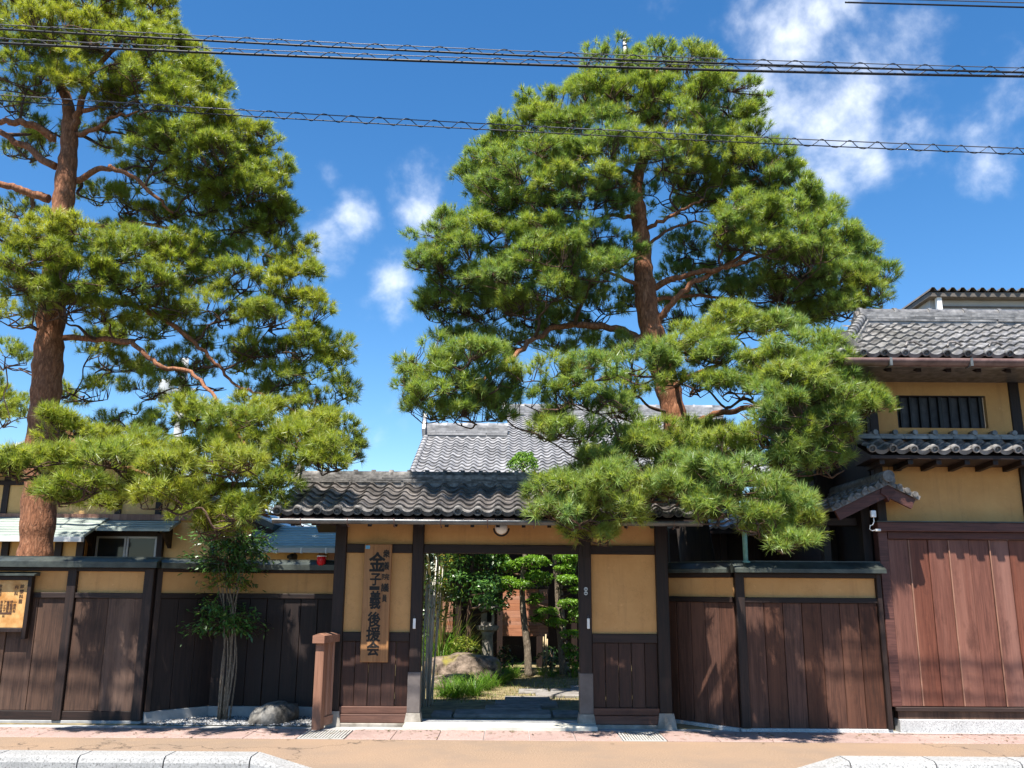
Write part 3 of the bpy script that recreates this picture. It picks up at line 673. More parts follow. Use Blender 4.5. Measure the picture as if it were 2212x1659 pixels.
# ================================================================== notice board on the left wall
NY = LY - .10
nx0, nx1 = xY(-75, 1310, NY), xY(56, 1310, NY); nz0, nz1 = zY(1356, NY, 20), zY(1253, NY, 20)
nb = thing('notice_board', 'framed cream notice board with brown lettering hung on the plank wall', 'notice board', ((nx0 + nx1) / 2, NY, nz0))
MB().cbox(nx0, nx1, NY, NY + .02, nz0, nz1, .003).build('panel', M['paperwood'], nb)
for a, nm in (((nx0 - .05, nx0 - .001, nz0 - .05, nz1 + .05), 'frame_stile'), ((nx1 + .001, nx1 + .05, nz0 - .13, nz1 + .05), 'frame_stile'), ((nx0, nx1, nz0 - .05, nz0 - .001), 'frame_rail'), ((nx0, nx1, nz1 + .001, nz1 + .05), 'frame_rail')):
    MB().cbox(a[0], a[1], NY - .03, NY + .045, a[2], a[3], .004).build(nm, M['timber'], nb)
MB().prism([(nx0 - .1, NY - .09, nz1 + .052), (nx0 - .1, NY - .09, nz1 + .068), (nx0 - .1, NY + .05, nz1 + .10), (nx0 - .1, NY + .05, nz1 + .052)], (nx1 - nx0 + .2, 0, 0)).build('hood', M['cap_copper'], nb)
nk = .0992 / ppm(NY, 1300) * 1.0        # one pixel of the enlarged detail, in metres
def nbc(cx, cy): return atY(cx * .0992, 1206.9 + cy * .0992, NY - .002)
def col(txt, x, dx, y0, step, s): return [(ch, nbc(x - dx * i, y0 + i * step), None, s * nk * (1 if ch not in '一ー' else (.12 if ch == '一' else .8))) for i, ch in enumerate(txt)]
L_ = col('診療科目', 488, 15, 605, 108, 85) + col('内科', 365, 15, 620, 140, 78) + col('一般内科', 328, 8, 940, 68, 60) + col('呼吸器科', 254, 8, 940, 68, 60) + col('循環器科', 178, 8, 945, 66, 60) + col('アレルギー科', 112, 8, 940, 62, 52) + col('自由診療', 38, 8, 940, 66, 58) + col('休診日', 8, 8, 600, 85, 80)
glyphs(L_, M['ink_brown'], nb, .02)

# ================================================================== small things near the left wall
q = atY(695, 1222, BY - .1)
lt = thing('alarm_lamp', 'small glossy red alarm lamp standing on the dark wall cap beside the gate', 'lamp', (q.x, BY - .13, q.z))
MB().lathe([(.05, 0), (.052, .02), (.06, .03), (.062, .09), (.05, .118), (.02, .128)], (q.x, BY - .13, lvB[6] - .01), 16).build('lens', M['red'], lt)
MB().lathe([(.064, .088), (.066, .1), (.05, .104)], (q.x, BY - .13, lvB[6] + .012), 16).build('band', M['white'], lt)

# planting bed in the recess: pebbles, rock, kerb edge
MB().add([(xc, LY - .15, -.002), (fx0 - .02, LY - .15, -.002), (fx0 - .02, BY - .05, -.002), (xb0, BY - .05, -.002), (xc, LY + .02, -.002)], [(0, 1, 2, 3, 4)]).build('planting_bed', M['soil'], kind='structure')
rg = np.random.default_rng(3)
def pebbles(name, n, x0, x1, y0, y1, s, label):
    V = []; C_ = []
    oc = np.array([(1, 0, 0), (0, 1, 0), (-1, 0, 0), (0, -1, 0), (0, 0, 1)], float); fc = [(0, 1, 4), (1, 2, 4), (2, 3, 4), (3, 0, 4)]
    for i in range(n):
        p = np.array((rg.uniform(x0, x1), rg.uniform(y0, y1), -.002)); d = rg.uniform(.6, 1.2) * s
        if (p[0] - xc) / (xb0 - xc) * (BY - LY) + LY < p[1] + .05 and p[0] < xb0: continue
        a = rg.uniform(0, 6.28); R = np.array(((math.cos(a), -math.sin(a), 0), (math.sin(a), math.cos(a), 0), (0, 0, .7)))
        vv = (oc * d * rg.uniform(.7, 1.2, (5, 3))) @ R.T + p; g = rg.uniform(.06, .42)
        for f in fc: V += [vv[j] for j in f]; C_.append((g, g * .98, g * .95))
    fast_mesh(name, V, 3, C_, M['gravel'], None, label=label, cat='gravel', kind='stuff')
pebbles('gravel', 2600, xc + .1, fx0 - .03, LY - .14, BY - .06, .021, 'loose grey pebbles in the bed at the foot of the wall')
def rock(name, c, r, m, seed, label, cat='rock', flat=.0, parent=None, sub=3, amp=.22):
    bm = bmesh.new(); bmesh.ops.create_icosphere(bm, subdivisions=sub, radius=1); rr = np.random.default_rng(seed); K = rr.normal(size=(9, 3)) * (1.7 + np.arange(9)[:, None] * .45); ph = rr.uniform(0, 6, 9)
    for v in bm.verts:
        d = sum(math.sin(v.co.dot(Vector(K[i])) + ph[i]) / (1 + i * .35) for i in range(9)) * amp
        d += abs(math.sin(v.co.dot(Vector(K[3])) * 2.3)) * amp * .3
        v.co = v.co * (1 + d)
        if v.co.z > .75: v.co.z = .75 + (v.co.z - .75) * .4
    mb = MB(); bm.verts.index_update(); mb.add([(c[0] + v.co.x * r[0], c[1] + v.co.y * r[1], c[2] + v.co.z * r[2]) for v in bm.verts], [[v.index for v in f.verts] for f in bm.faces], True); bm.free()
    return mb.build(name, m, parent, base=True, **({} if parent else dict(label=label, cat=cat)))
M['rock'] = mottled('rock', (.05, .046, .04), (.26, .245, .22), 5, 9, .9, .8, .02, 18, 0)
q = atZ(585, 1562, 0)
rock('rock', (q.x, 11.36, .02), (.27, .22, .25), M['rock'], 5, 'dark jagged rock among pebbles at the foot of the recessed wall')
# ================================================================== plank house on the right
YH = 10.95
hz = lambda y, px=2050: zY(y, YH, px)
hx = lambda px, y: xY(px, y, YH)
xh0 = hx(1909, 1340); xh1 = xh0 + 3.6
hs_ = thing('plank_house', 'two-storey town house with reddish plank wall, ochre plaster and grey tiled roofs', 'house', (xh0 + 1.2, YH, 0))
fh = Frame((0, YH))
fh.box('base_stone', M['granite'], hs_, xh0 + .06, xh0 + 1.9, -.1, .07, -.06, hz(1553), .008)
fh.box('base_stone', M['granite'], hs_, xh0 + 1.906, xh1, -.1, .07, -.06, hz(1553), .008)
fh.box('base_board', M['plank_left'], hs_, xh0 + .06, xh1, -.06, .035, hz(1553) + .001, hz(1536), .003)
fh.box('sill_beam', M['timber_x'], hs_, xh0 + .03, xh1, -.06, .07, hz(1535.5), hz(1527), .005)
fh.box('corner_post', M['beam_house'], hs_, xh0, xh0 + .115, -.1, .045, hz(1526.5), hz(1129), .006)
u = xh0 + .118; i = 0
while u < xh1 - .1:
    w = RND.uniform(.228, .256); fh.box('plank', M['plank_house'], hs_, u + .003, u + w - .003, -.03, .006 + RND.uniform(0, .02), hz(1526), hz(1166), .005)
    if i % 2 == 1: fh.box('cover_strip', M['rail_cedar'], hs_, u - .008, u + .008, .028, .036, hz(1525), hz(1167), .002)
    u += w; i += 1
fh.box('rail', M['beam_house'], hs_, xh0 + .118, xh1, -.05, .055, hz(1165.5), hz(1150), .005)
fh.box('ledge_beam', M['beam_house'], hs_, xh0 - .02, xh1, -.06, .11, hz(1149.5), hz(1130), .006)
fh.box('ledge_flashing', M['cap_copper'], hs_, xh0 - .03, xh1, -.05, .122, hz(1129.8), hz(1127.5), .001)
xm = hx(2205, 1065)
def pan(name, a, b, z0, z1, m='plaster_house'): fh.box(name, M[m], hs_, a, b, -.05, .01, z0, z1, 0)
fh.box('post', M['timber'], hs_, xh0 + .02, xh0 + .13, -.06, .05, hz(1127), hz(802) + .05, .006)
pan('plaster_panel', xh0 + .132, xm - .002, hz(1127.2), hz(1006)); fh.box('post', M['timber'], hs_, xm, xm + .12, -.06, .05, hz(1127), hz(1006), .006)
pan('plaster_panel', xm + .122, xh1, hz(1127.2), hz(1006))
fh.box('beam', M['timber_x'], hs_, xh0 + .13, xh1, -.06, .07, hz(1005.5), hz(972), .006)
# upper wall with the barred window opening
ux0 = xh0 + .132; uxp = hx(2180, 870); wz0, wz1 = hz(925), hz(855); wx0, wx1 = hx(1937, 890), hx(2131, 890); uz0, uz1 = hz(971), hz(796)
pan('upper_plaster_panel', ux0, wx0, uz0, uz1); pan('upper_plaster_panel', wx1, uxp - .002, uz0, uz1); pan('upper_plaster_panel', wx0 + .0005, wx1 - .0005, wz1, uz1); pan('upper_plaster_panel', wx0 + .0005, wx1 - .0005, uz0, wz0)
fh.box('post', M['timber'], hs_, uxp, uxp + .13, -.06, .03, uz0, uz1, .006); pan('upper_plaster_panel', uxp + .132, xh1, uz0, uz1)
fh.box('top_beam', M['timber_x'], hs_, xh0, xh1, -.08, .05, uz1 + .001, uz1 + .2, .006)
win = fh.box('window', M['slat_grey'], hs_, wx0, wx1, -.09, -.07, wz0, wz1, 0)
for i in range(9):
    uu = wx0 + (wx1 - wx0) * (i + .5) / 9; ww = .026 if i != 4 else .05
    fh.box('window_bar', M['black'], win, uu - ww / 2, uu + ww / 2, -.06, -.015, wz0 + .001, wz1 - .001, .004)
for a, b, c_, d in ((wx0, wx1, wz0 - .012, wz0 + .004), (wx0, wx1, wz1 - .012, wz1 + .003)): fh.box('window_frame', M['timber_x'], win, a + .004, b - .004, -.068, .004, c_, d, .002)
# pent roof
eY = 10.40; eZ = zY(978, eY, 2050); ex0 = xY(1882, 975, eY); wq = .248; nc = int((xh1 - ex0) / wq) + 1
lay_tiles(hs_, (ex0, eY, eZ), nc, 3, wq, .19, .40, .06, .028, M['tile_house'], .048)
MB().prism([(ex0, eY + .03, eZ - .07), (ex0, eY + .03, eZ - .03), (ex0, YH - .03, eZ - .03 + .52 * .4), (ex0, YH - .03, eZ - .1)], (xh1 - ex0, 0, 0)).build('pent_deck', M['timber_x'], hs_)
for i in range(12):
    x = ex0 + .12 + i * .34; MB().prism([(x, eY + .07, eZ - .13), (x, eY + .07, eZ - .075), (x, YH - .05, eZ - .075), (x, YH - .05, eZ - .16)], (.06, 0, 0)).build('pent_rafter', M['timber_y'], hs_)
fz = eZ + .5 * .4 + .035
for c_ in range(2):
    x = ex0
    while x < xh1: MB().box(x + .003, x + .297, YH - .15 + c_ * .03, YH - .012, fz + c_ * .034, fz + c_ * .034 + .031).build('flashing_tile', M['tile_house'], hs_); x += .3
for i in range(nc): q = Vector((ex0 + i * wq, YH - .14, fz + .085)); MB().tube([q, q + Vector((0, .12, 0))], .032, 10).build('flashing_knob', M['tile_house'], hs_)
# main roof, hipped at its left end
EY = 10.2; EZ = zY(771, EY, 2050); EX0 = xY(1818, 772, EY); RYd = 12.15; nr = int((RYd - EY) * math.sqrt(1.25) / .215) + 1; nc = int((xh1 + .3 - EX0) / .25) + 1
RXl = xY(1862, 700, RYd); ez2 = EZ + (RYd - EY) * .5
lay_tiles(hs_, (EX0, EY, EZ), nc, nr, .25, .215, .5, .058, .03, M['tile_house'], .045, skip=lambda r, c: c * .25 + .12 < (RXl - EX0) * r / nr)
mb = MB(); B2 = RYd + 2.2; zb2 = ez2 - 1.1
mb.add([(EX0, EY + .03, EZ - .02), (xh1 + .3, EY + .03, EZ - .02), (xh1 + .3, RYd, ez2 - .02), (RXl, RYd, ez2 - .02), (EX0, B2, zb2), (xh1 + .3, B2, zb2),
        (EX0, EY + .03, EZ - .12), (xh1 + .3, EY + .03, EZ - .12), (EX0, B2, zb2 - .1), (xh1 + .3, B2, zb2 - .1)],
       [(0, 1, 2, 3), (0, 3, 4), (3, 2, 5, 4), (0, 6, 7, 1), (0, 4, 8, 6), (4, 5, 9, 8), (6, 8, 9, 7), (1, 7, 9, 5, 2)]); mb.build('roof_deck', M['tile'], hs_)
zr0 = ez2 + .03; zr1 = zY(688, RYd - .1, 2050)
ridge(hs_, RXl - .05, xh1 + .3, RYd, zr0, 4, max(.035, (zr1 - zr0) / 4), .30, .4, M['tile_house'], .085, .5, .016)
onigawara(hs_, (RXl - .1, RYd, zr0 - .08), .26, M['tile'], 'x')
a = Vector((EX0 + .14, EY + .22, EZ + .20)); b = Vector((RXl, RYd - .05, ez2 + .10))
for j in range(9):
    p, q = a.lerp(b, j / 9), a.lerp(b, (j + 1) / 9)
    for w_, h_ in ((.12, -.075), (.095, -.02)): MB().prism([(p.x - w_, p.y, p.z + h_ - .03), (p.x + w_, p.y, p.z + h_ - .03), (p.x + w_, p.y, p.z + h_ + .022), (p.x - w_, p.y, p.z + h_ + .022)], (q - p) * .985).build('hip_ridge_tile', M['tile_house'], hs_)
    MB().tube([p + Vector((0, 0, .03)), q + Vector((0, 0, .03))], [.072, .06], 10).build('hip_cap_tile', M['tile_house'], hs_)
onigawara(hs_, (a.x, a.y - .04, a.z - .16), .32, M['tile'], 'y')
for i in range(5):
    x = EX0 + 1.05 + i * .52; c0 = Vector((x, EY + .42, EZ + .30)); MB().tube([c0 + Vector((-.12, -.1, -.08)), c0 + Vector((-.05, 0, 0)), c0 + Vector((.05, .04, .02)), c0 + Vector((.14, .0, -.05))], .016, 6).build('snow_stop', M['tile'], hs_)
k = 8; mb = MB(); gy, gz, R = EY - .085, EZ - .06, .085; vs = []
for x in (EX0 - .03, xh1 + .3):
    for r in (R, R - .008):
        for i in range(k): an = math.pi + math.pi * i / (k - 1); vs.append((x, gy + r * math.cos(an), gz + r * math.sin(an)))
mb.add(vs, [(i, i + 1, 2 * k + i + 1, 2 * k + i) for i in range(k - 1)] + [(k + i, 3 * k + i, 3 * k + i + 1, k + i + 1) for i in range(k - 1)] + [(0, 2 * k, 3 * k, k), (k - 1, 2 * k - 1, 4 * k - 1, 3 * k - 1)], True)
g_ = mb.build('gutter', M['gutter_brown'], hs_)
for i in range(5): x = EX0 + .5 + i * .95; MB().box(x, x + .03, gy - R - .006, gy + .05, gz - R - .008, gz + .004).build('gutter_joint', M['gutter'], g_)
for i in range(12):
    x = EX0 + .2 + i * .36; MB().prism([(x, EY + .08, EZ - .17), (x, EY + .08, EZ - .11), (x, YH, EZ - .11 + .35), (x, YH, EZ - .2 + .35)], (.06, 0, 0)).build('rafter', M['timber_y'], hs_)
# side wall and set-back wing
MB().box(xh0 + .02, xh0 + .12, YH + .1, YH + 4.2, -.05, EZ).build('side_wall', M['plank_dark'], hs_)
WY = 12.3
MB().box(xY(1760, 1000, WY), xh0 + .0, WY, WY + .1, -.05, zY(960, WY, 1850)).build('wing_wall', M['plank_dark'], hs_)
MB().box(xY(1822, 1020, WY), xY(1872, 1020, WY), WY - .02, WY - .001, zY(1046, WY, 1850), zY(996, WY, 1850)).build('wing_plaster_panel', M['plaster_house'], hs_)
MB().box(xh0 + .1, xh1, YH + 4.1, YH + 4.2, -.05, EZ).build('back_wall', M['plank_dark'], hs_)

# small gabled side porch
PY0, PY1 = 10.48, 12.25
ap = atY(1918, 1047, PY0); pl_ = atY(1800, 1104, PY0); prr = atY(1986, 1080, PY0)
por = thing('side_porch', 'small gabled porch roof with round ridge tile against the corner of the plank house', 'porch', (ap.x, PY0, 0))
def slab(a, b, dn, th, y0, y1, name, m):
    d = (b - a).normalized(); n = Vector((-d.z, 0, d.x)); n = n if n.z > 0 else -n
    p = [a + n * dn, b + n * dn, b + n * (dn + th), a + n * (dn + th)]
    return MB().prism([(v.x, y0, v.z) for v in p], (0, y1 - y0, 0)).build(name, M[m], por)
slab(ap, pl_, 0, .05, PY0, PY1, 'roof_slope', 'tile'); slab(ap, prr, 0, .05, PY0, YH - .015, 'roof_slope', 'tile')
slab(ap, pl_ + Vector((.03, 0, .015)), -.13, .125, PY0 + .03, PY0 + .075, 'barge_board', 'beam_house'); slab(ap, prr + Vector((-.03, 0, .015)), -.13, .125, PY0 + .03, PY0 + .075, 'barge_board', 'beam_house')
d = (pl_ - ap)
for j in range(4):
    for i in range(7):
        p = ap + d * ((j + .5) / 4); y = PY0 + .02 + i * .25
        MB().tube([(p.x, y, p.z + .062), (p.x, y + .245, p.z + .055)], [.036, .031], 8).build('roll_tile', M['tile'], por)
for i in range(8):
    p = ap + d * (i + .5) / 8; MB().tube([(p.x + .0, PY0 - .02, p.z + .045), (p.x, PY0 + .14, p.z + .05)], .034, 8).build('verge_tile', M['tile_end'], por)
for i in range(4):
    p = ap + (prr - ap) * (i + .5) / 4; MB().tube([(p.x, PY0 - .02, p.z + .045), (p.x, PY0 + .14, p.z + .05)], .034, 8).build('verge_tile', M['tile_end'], por)
MB().prism([(ap.x - .07, PY0 + .01, ap.z - .03), (ap.x - .09, PY0 + .01, ap.z - .1), (ap.x - .03, PY0 + .01, ap.z - .14), (ap.x, PY0 + .01, ap.z - .2), (ap.x + .03, PY0 + .01, ap.z - .14), (ap.x + .09, PY0 + .01, ap.z - .1), (ap.x + .07, PY0 + .01, ap.z - .03), (ap.x, PY0 + .01, ap.z + .02)], (0, .10, 0)).build('gable_pendant', M['beam_house'], por)
MB().tube([(ap.x, PY0 - .05, ap.z + .10), (ap.x, PY1, ap.z + .10)], .07, 14).build('ridge_roll', M['tile_end'], por)
MB().box(ap.x - .09, ap.x + .09, PY0 - .01, PY1, ap.z + .03, ap.z + .075).build('ridge_bed', M['tile'], por)
MB().cbox(xh0 - .12, xh0 - .005, 11.08, 11.2, -.02, ap.z - .12, .006).build('post', M['timber'], por)
MB().cbox(pl_.x + .14, pl_.x + .24, 11.3, 11.4, -.02, pl_.z + .03, .006).build('post', M['timber'], por)
MB().cbox(pl_.x + .1, xh0 - .13, 11.2, 11.3, pl_.z - .12, pl_.z - .02, .006).build('cross_beam', M['timber_x'], por)
# fittings
q = atY(1930, 1012, YH - .06)
t = thing('security_camera', 'small black security camera under the pent roof of the plank house', 'camera', q)
mb = MB(); mb.cbox(-.05, .05, -.03, .03, -.022, .022, .006); o = mb.build('body', M['black'], t); o.location = (.02, -.08, .0); o.rotation_euler = (0, .5, .5)
MB().tube([q + Vector((-.03, .05, .05)), q + Vector((-.03, -.02, .05)), q + Vector((0, -.06, .01))], .01, 6).build('bracket', M['black'], t)
MB().tube([q + Vector((-.035, .05, .03)), q + Vector((-.045, .05, -.1)), q + Vector((-.04, .05, -.2))], .004, 5).build('wire', M['black'], t)
q = atY(1886, 1110, PY0 + .1)
t = thing('junction_box', 'small pale junction box with a hanging wire under the porch gable', 'box', q)
MB().cbox(q.x - .03, q.x + .03, q.y - .02, q.y + .02, q.z - .04, q.z + .04, .005).build('case', M['white'], t)
pp = [q + Vector(v) for v in ((0, 0, -.04), (.0, -.01, -.09), (-.02, -.01, -.13), (-.05, -.01, -.14), (-.06, -.01, -.18), (-.03, 0, -.2), (.03, .0, -.19))]
MB().tube(pp, .006, 5).build('wire', M['white'], t); MB().cbox(pp[-1].x - .02, pp[-1].x + .04, q.y - .02, q.y + .02, pp[-1].z - .015, pp[-1].z + .012, .003).build('plug', M['white'], t)

# ================================================================== modern building far behind
MY = 24.0
mx0 = xY(2003, 640, MY); mzt = zY(640, MY, 2100); mzc = zY(652, MY, 2100)
mb_ = thing('warehouse', 'pale grey modern building with brown corrugated roof edge behind the plank house', 'building', (mx0 + 4, MY, 0))
MB().box(mx0 + .05, mx0 + 12, MY, MY + 4.8, 0, mzt - .12).build('wall', M['wall_grey'], mb_)
MB().box(mx0 - .1, mx0 + 12, MY - .35, MY + 5, mzt - .13, mzt - .0).build('fascia', M['fascia'], mb_)
co = MB(); n = 90; pts = [(mx0 - .12 + i * .07, mzt + .02 + .10 * (1 if i % 4 in (1, 2) else 0)) for i in range(n)]
co.add([(x, y, z) for y in (MY - .42, MY + 5.1) for x, z in pts], [(i, i + 1, n + i + 1, n + i) for i in range(n - 1)]); co.build('corrugated_roof', M['fascia'], mb_)
MB().cbox(mx0 + .12, mx0 + .26, MY - .3, MY - .16, 0, mzt - .13, .01).build('column', M['white'], mb_)
MB().box(mx0 + .3, mx0 + 12, MY - .03, MY - .001, zY(666, MY, 2100), zY(662, MY, 2100)).build('wall_trim', M['fascia'], mb_)

# ================================================================== main house behind the gate
HY0 = 18.0; hp = .45; hE = zY(1031, HY0, 1100)
mh = thing('main_house', 'large garden house with stepped silver grey tiled roof behind the gatehouse', 'house', (xY(1270, 1000, 20), 20, 0))
x0 = xY(908, 990, 19.5); x1 = xY(1105, 990, 19.5); x2 = xY(1640, 960, 19.5)
Y1, Y2 = 21.0, 23.0; wt = .245; et = .235
ncl = int(round((x1 - x0) / wt)); ncr = int(round((x2 - x1) / wt)); rl = int((Y1 - HY0) * math.sqrt(1 + hp * hp) / et); rr_ = int((Y2 - HY0) * math.sqrt(1 + hp * hp) / et)
lay_tiles(mh, (x0, HY0, hE), ncl, rl, wt, et, hp, .06, .03, M['tile_far'], .05, limit=150)
lay_tiles(mh, (x0 + ncl * wt, HY0, hE), ncr, rr_, wt, et, hp, .06, .03, M['tile_far'], .05, limit=150)
xr1 = x0 + ncl * wt; xr2 = xr1 + ncr * wt
z1 = hE + (Y1 - HY0) * hp; z2 = hE + (Y2 - HY0) * hp
for a, b, Yr, zz in ((x0, xr1, Y1, z1), (xr1, xr2, Y2, z2)):
    MB().prism([(a + .02, HY0 + .03, hE - .06), (a + .02, Yr, zz - .05), (a + .02, Yr + 3, zz - .05 - 3 * hp), (a + .02, Yr + 3, zz - .2 - 3 * hp), (a + .02, Yr, zz - .2), (a + .02, HY0 + .03, hE - .16)], (b - a - .04, 0, 0)).build('roof_deck', M['timber_x'], mh)
ridge(mh, x0 - .05, xr1 - .02, Y1, z1, 4, .06, .32, .5, M['tile_far'], .09, .5); ridge(mh, xr1 - .1, xr2 + .05, Y2, z2, 4, .06, .32, .5, M['tile_far'], .09, .5)
onigawara(mh, (x0 - .1, Y1, z1 - .05), .6, M['tile_far'], 'x'); onigawara(mh, (xr1 - .16, Y2, z2 - .05), .6, M['tile_far'], 'x')
for i in range(rl):
    s_ = i * et / math.sqrt(1 + hp * hp); MB().tube([(x0 - .02, HY0 + s_, hE + s_ * hp + .05), (x0 - .02, HY0 + s_ + .23, hE + (s_ + .23) * hp + .04)], [.07, .06], 8).build('verge_tile', M['tile_far'], mh)
MB().box(x0 + .35, xr2 - .3, 20.4, 20.5, -.02, hE + .8).build('wall', M['plank_dark'], mh)
MB().prism([(xr1 + .02, 20.5, hE + .2), (xr1 + .02, 24.5, hE + .2), (xr1 + .02, 24.5, z2 - .9), (xr1 + .02, Y2, z2 - .2)], (.1, 0, 0)).build('gable_wall', M['plaster_far'], mh)
MB().box(x0 + .35, xr2 - .3, 24.4, 24.5, -.02, hE + .25).build('back_wall', M['plank_dark'], mh)
for px in (905, 990, 1080, 1165, 1240):
    xx = xY(px, 1350, 19.2); MB().cbox(xx - .06, xx + .06, 19.14, 19.26, -.02, hE + .1, .006).build('post', M['timber'], mh)

# bamboo blinds hung along the veranda
bx0 = xY(1052, 1330, 18.6)
def blind(px0, px1, py0, py1, Y, label, n=14):
    a, b = xY(px0, (py0 + py1) / 2, Y), xY(px1, (py0 + py1) / 2, Y); z0_, z1_ = zY(py1, Y, px0), zY(py0, Y, px0)
    t = thing('blind', label, 'blind', ((a + b) / 2, Y, z0_), 'reed blinds on the garden house')
    n = max(4, int((z1_ - z0_) / .07)); h = (z1_ - z0_) / n
    for i in range(n): MB().cbox(a, b, Y, Y + .018, z0_ + i * h + .001, z0_ + (i + 1) * h - .002, .003).build('slat', M['blind'], t)
    MB().cbox(a - .02, b + .02, Y - .01, Y + .03, z1_, z1_ + .05, .004).build('head_rail', M['timber_x'], t)
blind(1086, 1164, 1272, 1374, 18.3, 'wide reddish brown reed blind hung behind the pruned garden tree')
blind(1164.6, 1184, 1272, 1374, 18.3, 'narrow reddish brown reed blind beside the wide one')
blind(955, 978, 1296, 1366, 18.3, 'tall narrow reed blind behind the arching grass')

# ================================================================== gabled house behind the left wall
LHY = 15.6
pk = atY(135, 922, LHY - .6); ev = atY(592, 1132, LHY - .6)
rise = (pk.z - ev.z) / (ev.x - pk.x); evl = Vector((pk.x - (ev.x - pk.x), pk.y, ev.z))
lh = thing('gabled_house', 'ochre plastered gabled house with pale metal roof behind the left pine', 'house', (pk.x, LHY, 0))
DP = 6.5
def sl(a, b, dn, th, y0, y1, name, m):
    d = (b - a).normalized(); n = Vector((-d.z, 0, d.x)); n = n if n.z > 0 else -n
    p = [a + n * dn, b + n * dn, b + n * (dn + th), a + n * (dn + th)]
    return MB().prism([(v.x, y0, v.z) for v in p], (0, y1 - y0, 0)).build(name, M[m], lh)
for e in (ev, evl):
    sl(pk, e, 0, .03, LHY - .6, LHY + DP, 'roof_slope', 'roof_metal'); sl(pk, e, -.10, .098, LHY - .58, LHY + DP, 'roof_board', 'cap_copper'); sl(pk, e, -.2, .098, LHY - .45, LHY - .38, 'barge_board', 'timber_x')
    for j in range(7):
        p = pk + (e - pk) * ((j + .5) / 7); MB().box(p.x - .02, p.x + .02, LHY - .6, LHY + DP, p.z + .035, p.z + .06).build('roof_seam', M['roof_metal'], lh)
MB().tube([(pk.x, LHY - .62, pk.z + .06), (pk.x, LHY + DP, pk.z + .06)], .1, 10).build('ridge_roll', M['cap_copper'], lh)
wx_r = ev.x - .55; wx_l = evl.x + .55; zw = ev.z + .55 * rise - .12
MB().prism([(wx_l, LHY, -.05), (wx_r, LHY, -.05), (wx_r, LHY, zw), (pk.x, LHY, pk.z - .2), (wx_l, LHY, zw)], (0, .15, 0)).build('gable_wall', M['plaster_far'], lh)
MB().box(wx_r - .15, wx_r - .001, LHY + .15, LHY + DP - .3, -.05, zw).build('side_wall', M['plaster_far'], lh)
fL = Frame((0, LHY))
for px in (12, 118, 258, 345, 470):
    xx = xY(px, 1080, LHY); zt_ = pk.z - abs(xx - pk.x) * rise - .25
    fL.box('timber_stud', M['timber'], lh, xx - .055, xx + .055, 0.001, .03, 1.0, zt_, .004)
fL.box('timber_beam', M['rail_cedar'], lh, wx_l, wx_r, .031, .06, zY(1124, LHY, 250), zY(1111, LHY, 250), .004)
fL.box('timber_beam', M['timber_x'], lh, wx_l, wx_r, .031, .05, zY(1050, LHY, 250), zY(1040, LHY, 250), .004)
# window with a copper hood
w0, w1 = xY(203, 1175, LHY), xY(350, 1175, LHY); a0, a1 = zY(1205, LHY, 270), zY(1152, LHY, 270)
wn_ = fL.box('window', M['glass_dark'], lh, w0 + .05, w1 - .05, .02, .035, a0, a1 - .05, 0)
for a, b, c_, d in ((w0 - .05, w0 + .05, a0 - .2, a1), (w1 - .05, w1 + .05, a0 - .2, a1), (w0 + .05, w1 - .05, a1 - .05, a1 + .05), (w0 + .05, w1 - .05, a0 - .2, a0 - .04)): fL.box('frame', M['timber'], wn_, a, b, .03, .12, c_, d, .004)
for i in range(2):
    a = w0 + .06 + i * (w1 - w0 - .12) / 2; b = a + (w1 - w0 - .12) / 2 - .01
    for e_ in ((a, a + .035, a0 - .03, a1 - .055), (b - .035, b, a0 - .03, a1 - .055), (a + .035, b - .035, a1 - .09, a1 - .055), (a + .035, b - .035, a0 - .03, a0)): fL.box('sash', M['alu'], wn_, e_[0], e_[1], .04, .06, e_[2], e_[3], .002)
h0, h1 = xY(163, 1135, LHY - .5), xY(367, 1135, LHY - .5); zh = zY(1143, LHY - .5, 270)
def canopy(xa, xb, Ya, Yb, za, pit, name, root, seams=5, m='copper_green', strips=0):
    o = MB().prism([(xa, Ya, za - .03), (xa, Ya, za + .012), (xa, Yb, za + (Yb - Ya) * pit), (xa, Yb, za - .03 + (Yb - Ya) * pit)], (xb - xa, 0, 0)).build(name, M[m], root)
    ns = max(2, int((Yb - Ya) / .11))
    for i in range(ns):
        y = Ya + (Yb - Ya) * (i + .1) / ns; MB().prism([(xa + .003, y, za + (y - Ya) * pit + .014), (xa + .003, y, za + (y - Ya) * pit + .026), (xa + .003, y + (Yb - Ya) / ns * .97, za + (y - Ya + (Yb - Ya) / ns * .97) * pit + .014)], (xb - xa - .006, 0, 0)).build('roof_strip', M[m], o)
    return o
canopy(h0, h1, LHY - .5, LHY - .005, zh, .35, 'window_hood', lh)
for x in (h0 + .1, h1 - .16): MB().prism([(x, LHY - .45, zh - .04), (x, LHY - .05, zh + .06), (x, LHY - .05, zh - .3), (x, LHY - .1, zh - .3)], (.05, 0, 0)).build('hood_bracket', M['timber'], lh)
# lean-to on the left
c0, c1 = xY(-160, 1150, 14.7), xY(180, 1160, 14.7); zc = zY(1158, 14.7, 60)
lt_ = canopy(c0, c1, 14.7, LHY - .06, zc, .42, 'lean_to_roof', lh)
MB().box(c0, c1 + .02, 14.6, 14.695, zc - .09, zc - .01).build('lean_to_gutter', M['white'], lh)
MB().box(c0, c1 - .15, 14.95, 15.05, -.05, zc + .03).build('lean_to_wall', M['plaster_far'], lh)
for px in (10, 125, 172): xx = xY(px, 1185, 14.9); MB().cbox(xx - .06, xx + .06, 14.9, 14.949, .5, zc, .004).build('lean_to_post', M['timber'], lh)

